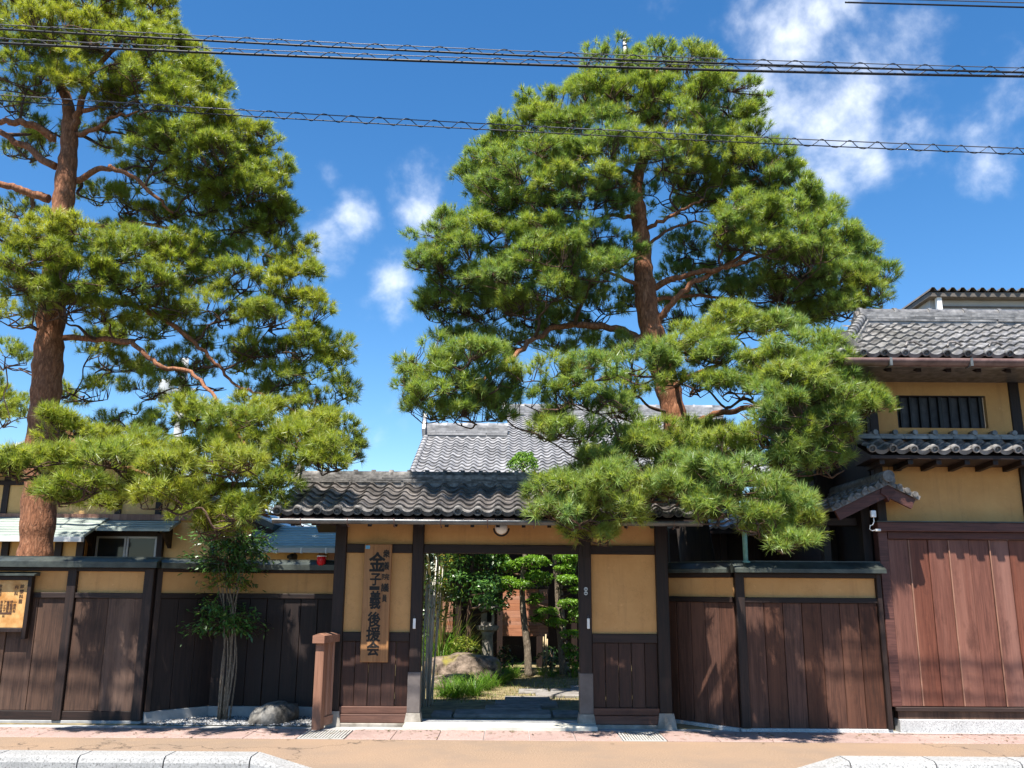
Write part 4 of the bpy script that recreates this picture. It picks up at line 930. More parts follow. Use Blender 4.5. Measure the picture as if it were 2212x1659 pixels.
# annex with copper roof between the house and the gate
an = thing('annex', 'low ochre annex with banded green copper roof behind the recessed wall', 'building', (xY(640, 1200, 15), 15, 0))
n0, n1 = xY(520, 1185, 14.6), xY(760, 1185, 14.6); zn = zY(1182, 14.6, 640)
canopy(n0, n1, 14.6, 15.5, zn, .42, 'roof', an)
MB().box(n0, n1, 14.5, 14.595, zn - .09, zn - .015).build('gutter', M['alu'], an)
MB().box(n0 + .1, n1 - .1, 15.0, 15.12, -.05, zn + .12).build('wall', M['plaster_far'], an)
for px in (695, 716): xx = xY(px, 1200, 14.95); MB().cbox(xx - .05, xx + .05, 14.93, 14.999, .5, zn + .08, .004).build('post', M['rail_cedar'], an)
for i in range(5): xx = n0 + .2 + i * .4; MB().box(xx, xx + .02, 14.49, 14.6, zn - .1, zn - .01).build('gutter_bracket', M['white'], an)
q = atY(631, 1203, 14.9)  # black wall ornament, given the form of a spot lamp
t = thing('wall_ornament', 'small black hanging ornament, shaped as a spot lamp, on the ochre annex wall', 'lamp', q)
MB().tube([q + Vector((-.07, 0, .0)), q + Vector((0, -.03, .0)), q + Vector((.06, -.06, -.02))], [.03, .06, .07], 10).build('head', M['black'], t)
MB().tube([q + Vector((0, 0, .0)), q + Vector((.02, .1, .06))], .02, 6).build('arm', M['black'], t)

# tiled eave behind the right wall; dark wall added to darken the gap below
ob = thing('outbuilding', 'grey tiled eave over an added dark wall that darkens the gap behind the right wall', 'building', (xY(1680, 1200, 15), 15, 0))
o0, o1 = xY(1455, 1150, 14.6), xY(1860, 1150, 14.6); oz = zY(1142, 14.4, 1600)
MB().box(o0, o1, 15.0, 15.12, -.05, oz + .15).build('wall', M['plank_dark'], ob)
lay_tiles(ob, (o0 - .1, 14.4, oz), int((o1 - o0 + .2) / .25), 4, .25, .2, .4, .055, .028, M['tile_far'], .045)
MB().prism([(o0 - .1, 14.42, oz - .08), (o0 - .1, 14.42, oz - .03), (o0 - .1, 15.6, oz + .42), (o0 - .1, 15.6, oz + .3)], (o1 - o0 + .2, 0, 0)).build('roof_deck', M['timber_x'], ob)
for i in range(6): xx = o0 + .3 + i * .55; MB().cbox(xx, xx + .1, 14.94, 14.999, -.05, oz + .1, .004).build('post', M['timber'], ob)

# utility pole far behind the left pine
q = atZ(1000, 1400, 0); UX = xY(388, 900, 27)
t = thing('utility_pole', 'pale concrete utility pole standing far behind the gabled house', 'pole', (UX, 27, 0))
MB().tube([(UX, 27, -.1), (UX, 27, zY(775, 27, 388))], [.17, .12], 12).build('shaft', M['concrete'], t)
for y in (800, 845): z = zY(y, 27, 388); MB().cbox(UX - .7, UX + .5, 26.8, 26.9, z - .05, z + .05, .005).build('crossarm', M['alu'], t)
MB().lathe([(.2, 0), (.22, .1), (.22, .6), (.2, .68)], (UX - .45, 26.85, zY(870, 27, 388)), 12).build('transformer', M['wall_grey'], t)

# ================================================================== aerial cables over the street
def cable(name, pa, pb, Y, sag, gap, label, rthick, rthin, period, spir=True):
    A = atY(pa[0], pa[1], Y); B = atY(pb[0], pb[1], Y); d = B - A; ext = .35
    A2, B2 = A - d * ext, B + d * ext; n = 60
    mid = lambda f: A2 + (B2 - A2) * f
    Lx = (B2 - A2).length
    f0 = ext / (1 + 2 * ext)
    def pos(f):                       # droops below the chord, zero at the two picture edges
        return mid(f) - Vector((0, 0, sag * (1 - ((f - .5) / (.5 - f0)) ** 2)))
    t = thing(name, label, 'cable', A2, 'aerial cables along the street')
    dn = Vector((0, 0, -gap))
    MB().tube([pos(i / n) for i in range(n + 1)], rthin, 5).build('messenger_wire', M['wire'], t)
    MB().tube([pos(i / n) + dn for i in range(n + 1)], rthick, 6).build('cable', M['cable'], t)
    if spir:
        m = int(Lx / period * 9); pts = []
        for i in range(m + 1):
            f = i / m; a = 2 * math.pi * i / 9; r = gap * .62
            pts.append(pos(f) + dn * .5 + Vector((0, math.sin(a) * r, math.cos(a) * r)))
        MB().tube(pts, .0045, 4).build('spiral_hanger', M['cable'], t)
cable('aerial_cable', (0, 53), (2212, 147), 8.0, .05, .052, 'uppermost of the two close black street cables with a spiral hanger', .011, .005, .33)
cable('aerial_cable', (0, 83), (2212, 155), 8.15, .05, .055, 'lower, thicker of the two close black street cables with a spiral hanger', .014, .005, .345)
cable('aerial_cable', (0, 205), (2212, 321), 8.4, .04, .066, 'thin black street cable with wide spiral loops, strung well below the pair', .006, .006, .29)
cable('aerial_cable', (1925, -2), (2212, 6), 7.4, .0, .05, 'thin street cable crossing the top corner over the plank house', .009, .006, .33, False)
# ================================================================== pines
def catmull(P, n=6):
    P = [Vector(p) for p in P]; Q = [P[0] * 2 - P[1]] + P + [P[-1] * 2 - P[-2]]; out = []
    for i in range(1, len(Q) - 2):
        for k in range(n):
            t = k / n; a, b, c, d = Q[i - 1], Q[i], Q[i + 1], Q[i + 2]
            out.append(.5 * ((2 * b) + (c - a) * t + (2 * a - 5 * b + 4 * c - d) * t * t + (3 * b - a - 3 * c + d) * t ** 3))
    out.append(P[-1]); return out
def pine(label, Y0, trunk, limbs, pads, seed, greens, nlen=(.095, .135), dens=1.0, wid=.0075, group='old red pines behind the street wall'):
    rng = np.random.default_rng(seed); R = random.Random(seed)
    tp = [(atY(x, y, Y0 + dy), w / ppm(Y0 + dy, y) / 2) for x, y, dy, w in trunk]
    root = thing('pine_tree', label, 'tree', (tp[0][0].x, tp[0][0].y, 0), group)
    pts = catmull([p for p, r in tp], 8); rad = list(np.interp(np.linspace(0, len(tp) - 1, len(pts)), range(len(tp)), [r for p, r in tp]))
    rad = [r * (1 + .06 * math.sin(i * 1.7 + seed) + .04 * math.sin(i * .63)) for i, r in enumerate(rad)]
    MB().tube(pts, rad, 18, jitter=.05, rng=R).build('trunk', M['bark'], root)
    nodes = [(p, r) for p, r in zip(pts, rad)][2:]
    for lp in limbs:
        q = [atY(x, y, Y0 + dy) for x, y, dy in lp[0]]; c = catmull(q, 6); n = len(c); rr = [.8 * (lp[1] + (lp[2] - lp[1]) * (i / (n - 1)) ** .8) for i in range(n)]
        c = [p + Vector((R.gauss(0, .014), R.gauss(0, .014), R.gauss(0, .014))) if 0 < i < n - 1 else p for i, p in enumerate(c)]
        MB().tube(c, rr, 9, jitter=.08, rng=R).build('limb', M['bark'], root); nodes += [(p, r) for p, r in zip(c, rr)][1:]
    # pads of foliage, each on its own bough
    pp = []
    for pd in pads:
        x, y, rx, ry, dy = pd[:5]; dn = pd[5] if len(pd) > 5 else 1.0
        Y = Y0 + dy; k = ppm(Y, y); c = atY(x, y, Y); pp.append((c, rx / k, ry / k, dn))
    ax = tp[len(tp) // 2][0]
    pp.sort(key=lambda a: (Vector((a[0].x, a[0].y)) - Vector((ax.x, ax.y))).length)
    T, D, G, W_ = [], [], [], []
    tw = MB()
    for c, rx, rz, dn in pp:
        an = c + Vector((0, 0, -.35 * rz)); best = None
        for p, r in nodes:
            cost = (p - an).length + 1.3 * max(0, p.z - an.z + .05) + (.3 if r < .012 else 0)
            if best is None or cost < best[0]: best = (cost, p, r)
        p0, r0 = best[1], best[2]; L = (an - p0).length
        if L > .12:
            mids = [p0]
            for f in (.25, .5, .75):
                o = Vector((R.gauss(0, .07), R.gauss(0, .07), R.gauss(0, .06))) * min(L, 1.6); mids.append(p0.lerp(an, f) + o)
            mids.append(an); cc = catmull(mids, 4); n = len(cc); ra = max(.012, min(r0 * .75, .012 + .022 * L)); rr = [ra + (.009 - ra) * (i / (n - 1)) for i in range(n)]
            MB().tube(cc, rr, 6, jitter=.1, rng=R).build('branch', M['bark_dark'], root); nodes += [(p, r) for p, r in zip(cc, rr)][2:]
        m_ = int(21 * math.pi * rx * rz * dn * dens) + 4                        # sprays of tufts crowding the upper side of the pad
        d = rdir(rng, m_ * 5); keep = rng.uniform(size=len(d)) < np.clip(.34 + .75 * (d[:, 2] + .28), .12, 1); d = d[keep][:m_]
        s = np.array((rx, max(rx * .8, .22), rz)); s3 = np.where(d[:, 2:3] < 0, s * (1, 1, .6), s)
        K = rng.normal(size=(4, 3)) * 3.2; lump = 1 + .12 * sum(np.sin(d @ K[i] + i) for i in range(4)) / 1.5
        sc_ = np.array(c) + d * ((1 - np.abs(rng.normal(size=len(d))) * .22) * lump)[:, None] * s3; kt = 14
        rho = rng.uniform(.10, .19, len(d)); e = rdir(rng, len(d) * kt).reshape(-1, kt, 3); e[..., 2] = np.where(e[..., 2] < -.25, -e[..., 2], e[..., 2])
        pos = (sc_[:, None] + e * rho[:, None, None] * np.array((1, 1, .8))).reshape(-1, 3); d0 = np.repeat(unit(d / s), kt, 0)
        dr = unit(e.reshape(-1, 3) * .8 + d0 * .45 + np.array((0, -.05, .45)) + rng.normal(size=(len(pos), 3)) * .22); d = d0
        T.append(pos); D.append(dr)
        base = np.array(greens)[rng.integers(0, len(greens), 1)] * .5 + np.array(greens)[rng.integers(0, len(greens), len(d))] * .5
        G.append(base * rng.uniform(.8, 1.2, (len(d), 1)))
        sec = [an]                                   # side shoots fanning out under the pad carry the twigs
        for q_ in range(4 + int(rx * 6)):
            a_ = R.uniform(0, 6.283); f_ = R.uniform(.35, .85); tip_ = c + Vector((math.cos(a_) * rx * f_, math.sin(a_) * max(rx * .8, .22) * f_, R.uniform(-.45, .25) * rz))
            src = sec[R.randrange(len(sec))] if R.random() < .6 else an
            cc = catmull([src, src.lerp(tip_, .5) + Vector((R.gauss(0, .05), R.gauss(0, .05), R.gauss(0, .04))), tip_], 3); tw.tube(cc, [.013 - .001 * g for g in range(len(cc))], 4, cap=False); sec += cc[1:]
        sa = np.array([tuple(v) for v in sec])
        for i in np.nonzero(rng.uniform(size=len(d)) < .30)[0]:
            e = Vector(pos[i]) - Vector(dr[i]) * .02; b = sec[int(np.argmin(((sa - pos[i]) ** 2).sum(1) + rng.uniform(0, .02, len(sa))))]; m = b.lerp(e, .55) + Vector((R.gauss(0, .03), R.gauss(0, .03), -.03 * R.random()))
            tw.tube([b, m, e], [.007, .005, .0035], 3, cap=False)
    tw.build('twigs', M['bark_dark'], root, kind='stuff')
    T = np.concatenate(T); D = np.concatenate(D); G = np.concatenate(G); N = len(T); kN = 44
    th = np.radians(rng.uniform(8, 92, (N, kN))) ; ph = rng.uniform(0, 2 * np.pi, (N, kN))
    a = unit(np.cross(D, rdir(rng, N))); b = np.cross(D, a)
    nd_ = D[:, None] * np.cos(th)[..., None] + (a[:, None] * np.cos(ph)[..., None] + b[:, None] * np.sin(ph)[..., None]) * np.sin(th)[..., None]
    ln = rng.uniform(*nlen, (N, kN, 1)) * rng.uniform(.85, 1.12, (N, 1, 1)); st = T[:, None] + D[:, None] * rng.uniform(-.05, .03, (N, kN, 1)); tip = st + nd_ * ln + np.array((0, 0, -.006))
    want = D[:, None] * .55 + np.array((0, -.25, .55)) + rng.normal(size=(N, kN, 3)) * .38      # blades lie with their flat side to the open sky
    sd = unit(np.cross(nd_, want)) * (wid / 2)
    V = np.stack([st - sd, st + sd, tip], 2).reshape(-1, 3)
    Cn = (G[:, None] * rng.uniform(.8, 1.22, (N, kN, 1))); yl = rng.uniform(size=(N, kN, 1)) < .07; Cn = np.where(yl, np.array((.26, .22, .06)), Cn).reshape(-1, 3)
    fast_mesh('crown', V, 3, Cn, M['needle'], root, kind='stuff')
    return root, N

G_R = [(.215, .31, .078), (.25, .335, .07), (.315, .375, .078), (.18, .285, .095)]
G_L = [(.26, .325, .05), (.305, .355, .052), (.22, .30, .064), (.35, .38, .06)]
trunkR = [(1546, 1530, 0, 78), (1530, 1400, 0, 66), (1510, 1230, 0, 60), (1492, 1080, 0, 58), (1468, 950, 0, 56), (1448, 860, .0, 53), (1422, 760, 0, 51), (1402, 690, 0, 50), (1392, 610, 0, 44), (1386, 530, 0, 38), (1380, 465, 0, 33), (1374, 400, 0, 27), (1396, 320, .05, 20), (1408, 240, 0, 14), (1418, 150, 0, 8)]
limbsR = [([(1408, 622, 0), (1460, 600, -.2), (1530, 585, -.4), (1590, 570, -.5), (1660, 545, -.6)], .07, .03), ([(1414, 700, 0), (1450, 655, -.2), (1500, 610, -.3), (1560, 580, -.3), (1620, 540, -.4)], .075, .03),
          ([(1390, 500, 0), (1430, 478, -.2), (1480, 450, -.3), (1520, 430, -.3)], .05, .02), ([(1380, 470, 0), (1330, 468, -.3), (1270, 476, -.5), (1200, 480, -.5)], .05, .02),
          ([(1388, 618, 0), (1340, 598, -.3), (1290, 578, -.6)], .05, .02), ([(1412, 745, 0), (1330, 712, .1), (1250, 704, .0), (1190, 712, -.1), (1120, 760, -.8), (1060, 810, -1.6), (1000, 850, -2.2)], .085, .025),
          ([(1404, 720, 0), (1340, 752, -.2), (1290, 790, -1.0), (1230, 840, -2.0)], .05, .02), ([(1424, 770, 0), (1470, 740, .4), (1530, 730, .6), (1600, 720, .7)], .05, .02),
          ([(1470, 930, 0), (1530, 900, -.5), (1600, 885, -1.4), (1680, 875, -2.2), (1760, 870, -2.8)], .075, .025), ([(1450, 840, 0), (1500, 810, -.9), (1570, 780, -1.7), (1650, 750, -1.7)], .055, .02),
          ([(1496, 1090, 0), (1470, 1060, -.9), (1430, 1050, -2.1), (1360, 1070, -2.9), (1280, 1100, -3.2)], .085, .03), ([(1462, 1057, -1.3), (1540, 1080, -2.4), (1610, 1115, -3.1), (1690, 1140, -3.3)], .06, .02),
          ([(1386, 540, 0), (1440, 500, .5), (1500, 480, .8), (1590, 500, .8)], .04, .015), ([(1400, 650, 0), (1500, 640, .8), (1600, 650, 1.0), (1700, 680, .8)], .05, .015)]
padsR = [(1470, 1000, 60, 40, -0.9), (1520, 950, 60, 38, -0.9), (1440, 1050, 50, 34, -1.1), (1500, 1040, 50, 34, -1), (1310, 570, 77, 45, 1.1, 0.6), (1470, 610, 66, 45, 1.5, 0.5), (1240, 650, 88, 45, 0.9, 0.7), (1430, 430, 66, 40, 1, 0.6), (1150, 590, 88, 50, 0.7, 0.7), (1340, 660, 77, 38, 1.2, 0.5), (1500, 450, 66, 45, 1.1, 0.6), (1060, 630, 77, 50, 0.6, 0.7), (1570, 610, 77, 45, 1.4, 0.6), (1250, 560, 66, 40, 0.9, 0.6), (1700, 700, 80, 40, 1, 0.7), (1880, 610, 51, 45, 0.2), (1860, 580, 51, 56, 0.3), (1820, 540, 55, 56, 0.3), (1760, 470, 51, 63, 0.4), (1420, 140, 77, 45, 0), (1330, 175, 99, 56, 0), (1500, 180, 99, 56, 0.1), (1240, 240, 110, 54, 0), (1350, 230, 110, 50, -0.5), (1450, 225, 121, 56, -0.5), (1575, 235, 77, 62, 0.2), (1150, 300, 99, 50, 0.1), (1265, 300, 121, 54, -0.5), (1480, 290, 110, 56, -0.4), (1610, 310, 77, 67, 0.2),  # first four pads added to keep the lower trunk in shade
         (1080, 345, 88, 56, 0.1), (1190, 360, 121, 56, -0.5), (1320, 350, 121, 54, -0.9), (1430, 350, 110, 50, -0.8), (1560, 360, 99, 62, -0.2), (1650, 390, 88, 78, 0.3), (1060, 400, 66, 62, 0.2), (1140, 420, 110, 54, -0.4), (1260, 410, 121, 50, -0.9), (1500, 400, 77, 45, 0.1), (1600, 420, 88, 56, 0.4), (1710, 460, 72, 90, 0.3),
         (1130, 470, 99, 50, -0.2), (1230, 450, 99, 47, -0.8), (1080, 455, 66, 56, 0.2), (1320, 440, 55, 29, -0.7),
         (965, 510, 82, 54, 0), (1050, 520, 88, 47, -0.3), (1190, 520, 88, 45, -0.7), (1280, 520, 75, 36, -0.9), (1340, 545, 44, 29, -0.7), (1120, 540, 66, 39, -0.5), (930, 580, 57, 54, 0), (1020, 575, 105, 47, -0.3), (1190, 575, 105, 50, -1.1), (1275, 595, 77, 36, -1.1), (1110, 610, 88, 45, -0.7), (1000, 630, 77, 45, 0), (1190, 640, 66, 38, -1), (1120, 670, 66, 36, -0.7),
         (1600, 470, 88, 56, -0.8), (1560, 495, 55, 36, -0.9), (1690, 520, 99, 67, -0.5), (1780, 540, 66, 90, 0.2), (1730, 590, 110, 67, -0.3), (1640, 540, 77, 40, -0.9), (1810, 620, 82, 67, 0.1), (1870, 645, 57, 45, 0), (1830, 675, 66, 40, 0.1), (1700, 640, 88, 45, 0.3), (1560, 560, 88, 45, 1.1, 0.6), (1640, 660, 121, 50, 1, 0.7), (1760, 690, 88, 38, 0.7, 0.8), (1540, 640, 88, 50, 1.3, 0.6), (1480, 540, 66, 50, 1.2, 0.5), (1460, 690, 77, 45, 1.3, 0.5),
         (960, 670, 61, 62, 0.5), (1050, 690, 99, 50, 0.4), (1160, 700, 90, 38, 0.5), (1280, 690, 88, 34, 0.8, 0.6), (980, 730, 50, 40, 0.6, 0.8), (1100, 750, 80, 32, 0.4, 0.8), (1230, 750, 90, 32, 0.4, 0.8), (1340, 760, 70, 32, 0.2, 0.8),
         (930, 795, 70, 48, -2.18), (1010, 785, 80, 46, -2.42), (890, 840, 40, 40, 0), (960, 850, 85, 50, -2.34), (1050, 840, 70, 45, -2.34), (930, 895, 60, 38, -2.1), (1020, 900, 80, 36, -2.18, 0.8), (1090, 890, 55, 34, -2.02, 0.7),
         (1180, 820, 80, 40, -2.34, 0.8), (1280, 810, 80, 40, -2.5, 0.8), (1200, 880, 90, 36, -2.34, 0.7), (1290, 880, 80, 34, -2.5, 0.7), (1180, 940, 60, 28, -2.26, 0.7), (1350, 850, 60, 36, -0.6, 0.8), (1250, 940, 70, 26, -2.5, 0.6),
         (1420, 800, 85, 42, -2), (1500, 760, 85, 50, -1.9), (1590, 715, 80, 48, -1.8), (1660, 720, 70, 48, -1.7), (1560, 790, 80, 40, -2.1), (1490, 840, 90, 34, -2.1, 0.8), (1700, 770, 50, 45, -2.6), (1360, 900, 60, 30, -1, 0.6),
         (1770, 800, 70, 48, -2.7), (1700, 840, 80, 45, -2.9), (1640, 880, 80, 42, -2.8), (1790, 860, 85, 46, -2.9), (1850, 900, 58, 42, -2.8), (1720, 910, 100, 46, -3), (1800, 940, 70, 40, -2.9), (1660, 950, 70, 40, -2.9), (1760, 980, 70, 34, -2.9), (1700, 1010, 60, 30, -2.8, 0.8), (1720, 1055, 50, 34, -0.4, 0.7),
         (1300, 1010, 60, 36, -1.6, 0.8), (1370, 970, 85, 44, -2), (1450, 975, 95, 48, -2.2), (1390, 1020, 110, 44, -2.3), (1500, 1020, 80, 44, -2.3), (1220, 1070, 75, 42, -3), (1300, 1065, 100, 44, -3.3), (1190, 1110, 48, 34, -3), (1250, 1120, 70, 38, -3.3), (1280, 1160, 58, 32, -3), (1340, 1110, 70, 34, -3.3), (1410, 1070, 90, 40, -3), (1500, 1065, 80, 40, -3.3), (1560, 1035, 80, 46, -3.6), (1610, 1080, 90, 46, -3.3), (1550, 1110, 60, 34, -3.6), (1680, 1100, 75, 46, -3.3), (1640, 1140, 60, 34, -3.6), (1720, 1150, 62, 44, -3.3), (1660, 800, 60, 40, -2.5), (1830, 830, 60, 40, -2.7), (1600, 850, 60, 36, -2.4), (1870, 880, 36, 34, -2.8), (1780, 760, 50, 40, -2.4), (1640, 1000, 60, 34, -2.6), (1790, 1010, 50, 30, -2.8), (1560, 980, 60, 36, -2.6), (1700, 1185, 42, 24, -3.6)]
rt, nR = pine('great red pine with layered foliage pads growing beside the gatehouse', 13.0, trunkR, limbsR, padsR, 7, G_R)
MB().tube([atY(1546, 1525, 13), atY(1530, 1400, 13), atY(1510, 1230, 13), atY(1496, 1130, 13)], [.30, .262, .245, .235], 14, jitter=.05, rng=random.Random(2)).build('trunk_wrap', M['wrap'], rt)

trunkL = [(38, 1540, 0, 89), (52, 1400, 0, 82), (75, 1210, 0, 73), (85, 1080, 0, 67), (92, 950, 0, 63), (101, 830, 0, 60), (108, 720, 0, 58), (118, 600, 0, 52), (132, 480, 0, 47), (142, 390, 0, 42), (150, 300, 0, 34), (146, 220, .1, 23), (120, 160, .2, 16), (110, 60, .2, 12), (120, -60, .2, 7)]
limbsL = [([(150, 300, 0), (170, 240, -.1), (200, 160, -.2), (260, 90, -.3)], .09, .04), ([(122, 300, 0), (60, 266, -.2), (0, 262, -.3), (-80, 250, -.3)], .085, .05), ([(120, 360, 0), (60, 320, .1), (0, 285, .1), (-70, 250, .1)], .08, .05), ([(105, 430, 0), (50, 412, -.1), (0, 396, -.2), (-80, 380, -.2)], .09, .05),
          ([(168, 390, 0), (215, 365, -.2), (270, 372, -.3), (330, 420, -.2), (375, 460, 0)], .07, .025), ([(155, 480, 0), (220, 488, .2), (300, 482, .4), (380, 500, .5), (440, 540, .4)], .06, .02), ([(165, 290, 0), (215, 276, -.2), (235, 255, -.2), (300, 240, -.3)], .06, .02),
          ([(140, 650, 0), (250, 650, -.2), (340, 680, -.2), (420, 740, -.1), (480, 800, 0), (530, 850, .1)], .075, .022), ([(140, 730, 0), (240, 735, -.3), (300, 750, -.5), (345, 790, -.6), (400, 800, -.6), (450, 840, -1.4), (490, 900, -2.4), (530, 960, -2.9)], .06, .02), ([(125, 900, 0), (160, 950, -1.2), (230, 1000, -2.4), (340, 1030, -2.9)], .06, .02),
          ([(520, 840, .1), (560, 850, .0), (600, 870, -.1), (680, 900, -.1)], .03, .015), ([(130, 560, 0), (80, 570, -.5), (20, 580, -.7)], .06, .03), ([(180, 240, -.1), (300, 200, -.2), (400, 230, -.2), (480, 300, -.1)], .05, .02)]
padsL = [(300, 400, 60, 34, 1, 0.6), (390, 480, 70, 34, 1.1, 0.7), (450, 520, 70, 30, 1, 0.7), (250, 500, 70, 26, 1.2, 0.5), (200, 750, 80, 34, 0.9, 0.5), (300, 790, 70, 34, 1, 0.5), (430, 830, 70, 34, 0.9, 0.34), (520, 790, 70, 34, 0.8, 0.41), (600, 790, 70, 36, 0.7, 0.48), (650, 900, 60, 40, 0.5, 0.7), (560, 870, 70, 34, 0.6, 0.41), (370, 930, 70, 32, 0.3, 0.6), (280, 920, 70, 30, 0.3, 0.5), (640, 540, 40, 36, 0.5, 0.68), (600, 510, 40, 34, 0.5), (560, 310, 50, 40, 0.3), (610, 470, 30, 36, 0.4), (760, 985, 26, 40, 0.1, 0.8), (120, 280, 60, 30, 1, 0.5), (350, 720, 70, 34, 0.6, 0.41), (450, 730, 80, 36, 0.5, 0.41), (740, 850, 36, 40, 0.2, 0.54), (240, 960, 50, 34, -1.6, 0.8), (340, 970, 60, 30, -1.6, 0.7), (680, 930, 56, 36, -0.6), (560, 880, 50, 30, -0.9, 0.8),(60, 40, 130, 55, 0), (200, 25, 120, 55, -0.2), (330, 20, 55, 45, 0.5), (300, 70, 90, 45, 0.2), (160, 95, 140, 50, -0.5), (30, 120, 110, 50, -0.4), (270, 130, 110, 48, -0.4), (370, 110, 60, 50, 0.6), (420, 150, 55, 48, 0.6), (350, 165, 90, 42, 0), (180, 165, 120, 40, -0.7), (60, 180, 100, 38, -0.3), (300, 205, 120, 44, -0.5), (410, 210, 60, 40, 0.3), (20, 230, 60, 36, 0.6, 0.7), (240, 240, 60, 26, -0.2, 0.6), (380, 255, 90, 45, -0.4), (460, 190, 30, 26, 0.7),
         (450, 280, 90, 50, -0.1), (400, 320, 100, 50, -0.3), (500, 320, 80, 50, 0.1), (550, 370, 75, 60, 0.2), (470, 370, 100, 55, -0.2), (410, 400, 80, 50, -0.1), (580, 430, 55, 60, 0.3), (520, 430, 90, 50, 0.1), (440, 450, 70, 45, 0.3), (560, 480, 60, 36, 0.4), (500, 500, 80, 30, 0.5, 0.8), (250, 310, 70, 30, 0.8, 0.45), (60, 330, 70, 40, 0.9, 0.45), (40, 460, 80, 30, 0.9, 0.5), (270, 450, 60, 32, 0.9, 0.5), (340, 470, 60, 30, 0.8, 0.6), (330, 350, 60, 36, 0.4, 0.6), (220, 430, 50, 28, 1, 0.4), (310, 290, 70, 34, 0.2, 0.6),
         (40, 530, 110, 42, -0.8), (150, 530, 110, 45, -0.9), (80, 580, 120, 45, -1.1), (230, 560, 100, 50, -0.7), (180, 610, 100, 45, -1), (60, 630, 100, 45, -1), (300, 540, 90, 42, -0.2), (380, 560, 100, 45, 0, 0.68), (290, 620, 90, 46, -0.6), (470, 560, 90, 40, 0.2, 0.68), (400, 610, 100, 46, -0.2, 0.68), (560, 570, 80, 40, 0.3, 0.68), (520, 620, 90, 45, 0, 0.68), (630, 590, 55, 45, 0.3, 0.68), (620, 640, 80, 48, 0.1, 0.68), (350, 670, 80, 40, -0.4, 0.8), (480, 680, 100, 42, -0.1, 0.68), (580, 700, 90, 42, 0, 0.68), (670, 690, 55, 48, 0.2, 0.68), (700, 750, 58, 45, 0.2, 0.68), (640, 760, 80, 40, 0, 0.68), (130, 670, 90, 40, -0.9), (230, 680, 80, 36, -0.6, 0.8), (20, 690, 60, 40, 0, 0.6), (540, 760, 80, 34, 0.2, 0.41),
         (720, 790, 40, 34, 0.2, 0.68), (660, 820, 70, 36, 0.2, 0.48), (690, 880, 55, 40, 0.1, 0.48), (730, 950, 46, 48, 0, 0.8), (610, 830, 60, 32, 0.4, 0.34), (250, 790, 90, 40, 0.8, 0.32), (180, 850, 70, 40, 0.9, 0.3), (330, 850, 80, 38, 0.7, 0.4), (280, 730, 70, 30, 0.3, 0.45), (420, 790, 70, 32, 0.5, 0.27), (15, 780, 60, 40, 1.5, 0.4), (10, 900, 60, 70, 5, 0.6), (-30, 860, 60, 60, 5, 0.6),
         (420, 900, 65, 36, -2.55, 0.75), (500, 930, 80, 38, -2.65, 0.75), (590, 930, 70, 36, -1.5), (540, 970, 85, 36, -1.6), (640, 960, 65, 38, -2.5), (460, 960, 60, 32, -2.65, 0.75), (690, 980, 58, 40, -2.5), (420, 1000, 70, 32, -2.6, 0.75), (510, 1010, 80, 34, -3.5, 0.75), (600, 1010, 60, 32, -2.5), (590, 1060, 48, 28, -2.5), (500, 1050, 70, 30, -2.6, 0.75), (710, 1010, 50, 30, -2.5), (560, 1100, 45, 26, -2.5, 0.8),
         (140, 940, 42, 40, -2.55, 0.75), (120, 910, 26, 24, -2.55, 0.75), (80, 1000, 75, 36, -3.5, 0.75), (160, 1000, 60, 36, -2.6, 0.75), (40, 1030, 60, 30, -3.5, 0.75), (120, 1040, 75, 32, -2.6, 0.75), (230, 1000, 60, 30, -3.5, 0.75), (300, 990, 60, 30, -2.6, 0.75), (360, 1020, 60, 30, -3.5, 0.75), (280, 1050, 70, 30, -2.6, 0.75), (200, 1060, 60, 28, -3.5, 0.75), (420, 1060, 70, 30, -2.6, 0.75), (360, 1090, 70, 26, -3.5, 0.75), (450, 1110, 70, 28, -2.6, 0.75), (130, 1080, 50, 24, -3.5, 0.75), (240, 1095, 60, 22, -2.6, 0.75), (510, 1120, 55, 26, -3.5, 0.75), (470, 1150, 50, 22, -2.6, 0.75)]
_, nL = pine('tall red pine with thick bare trunk rising behind the notice board wall', 13.0, trunkL, limbsL, padsL, 11, G_L, dens=1.0)
print('tufts', nR, nL)

# pole tied to the top of the right pine, copper prop under its low bough
a, b = atY(1362, 330, 13.15), atY(1349, 84, 13.1)
t = thing('bamboo_pole', 'pale bamboo pole lashed upright at the top of the great pine', 'pole', a)
MB().tube([a, a.lerp(b, .5), b], [.032, .031, .03], 10).build('cane', M['bamboo_grey'], t)
for f in (.93, .975): p = a.lerp(b, f); MB().tube([p, p + (b - a).normalized() * .025], .034, 10).build('lashing', M['black'], t)
a, b = atY(1611, 1214, RY), atY(1607, 1120, RY - .02)
t = thing('branch_prop', 'green copper prop standing on the right wall cap under the low pine bough', 'prop', a)
MB().tube([a - Vector((0, 0, .03)), b], .03, 10).build('shaft', M['patina'], t); MB().lathe([(.07, 0), (.05, .02), (.032, .03)], a + Vector((0, 0, -.01)), 10).build('foot', M['patina'], t)

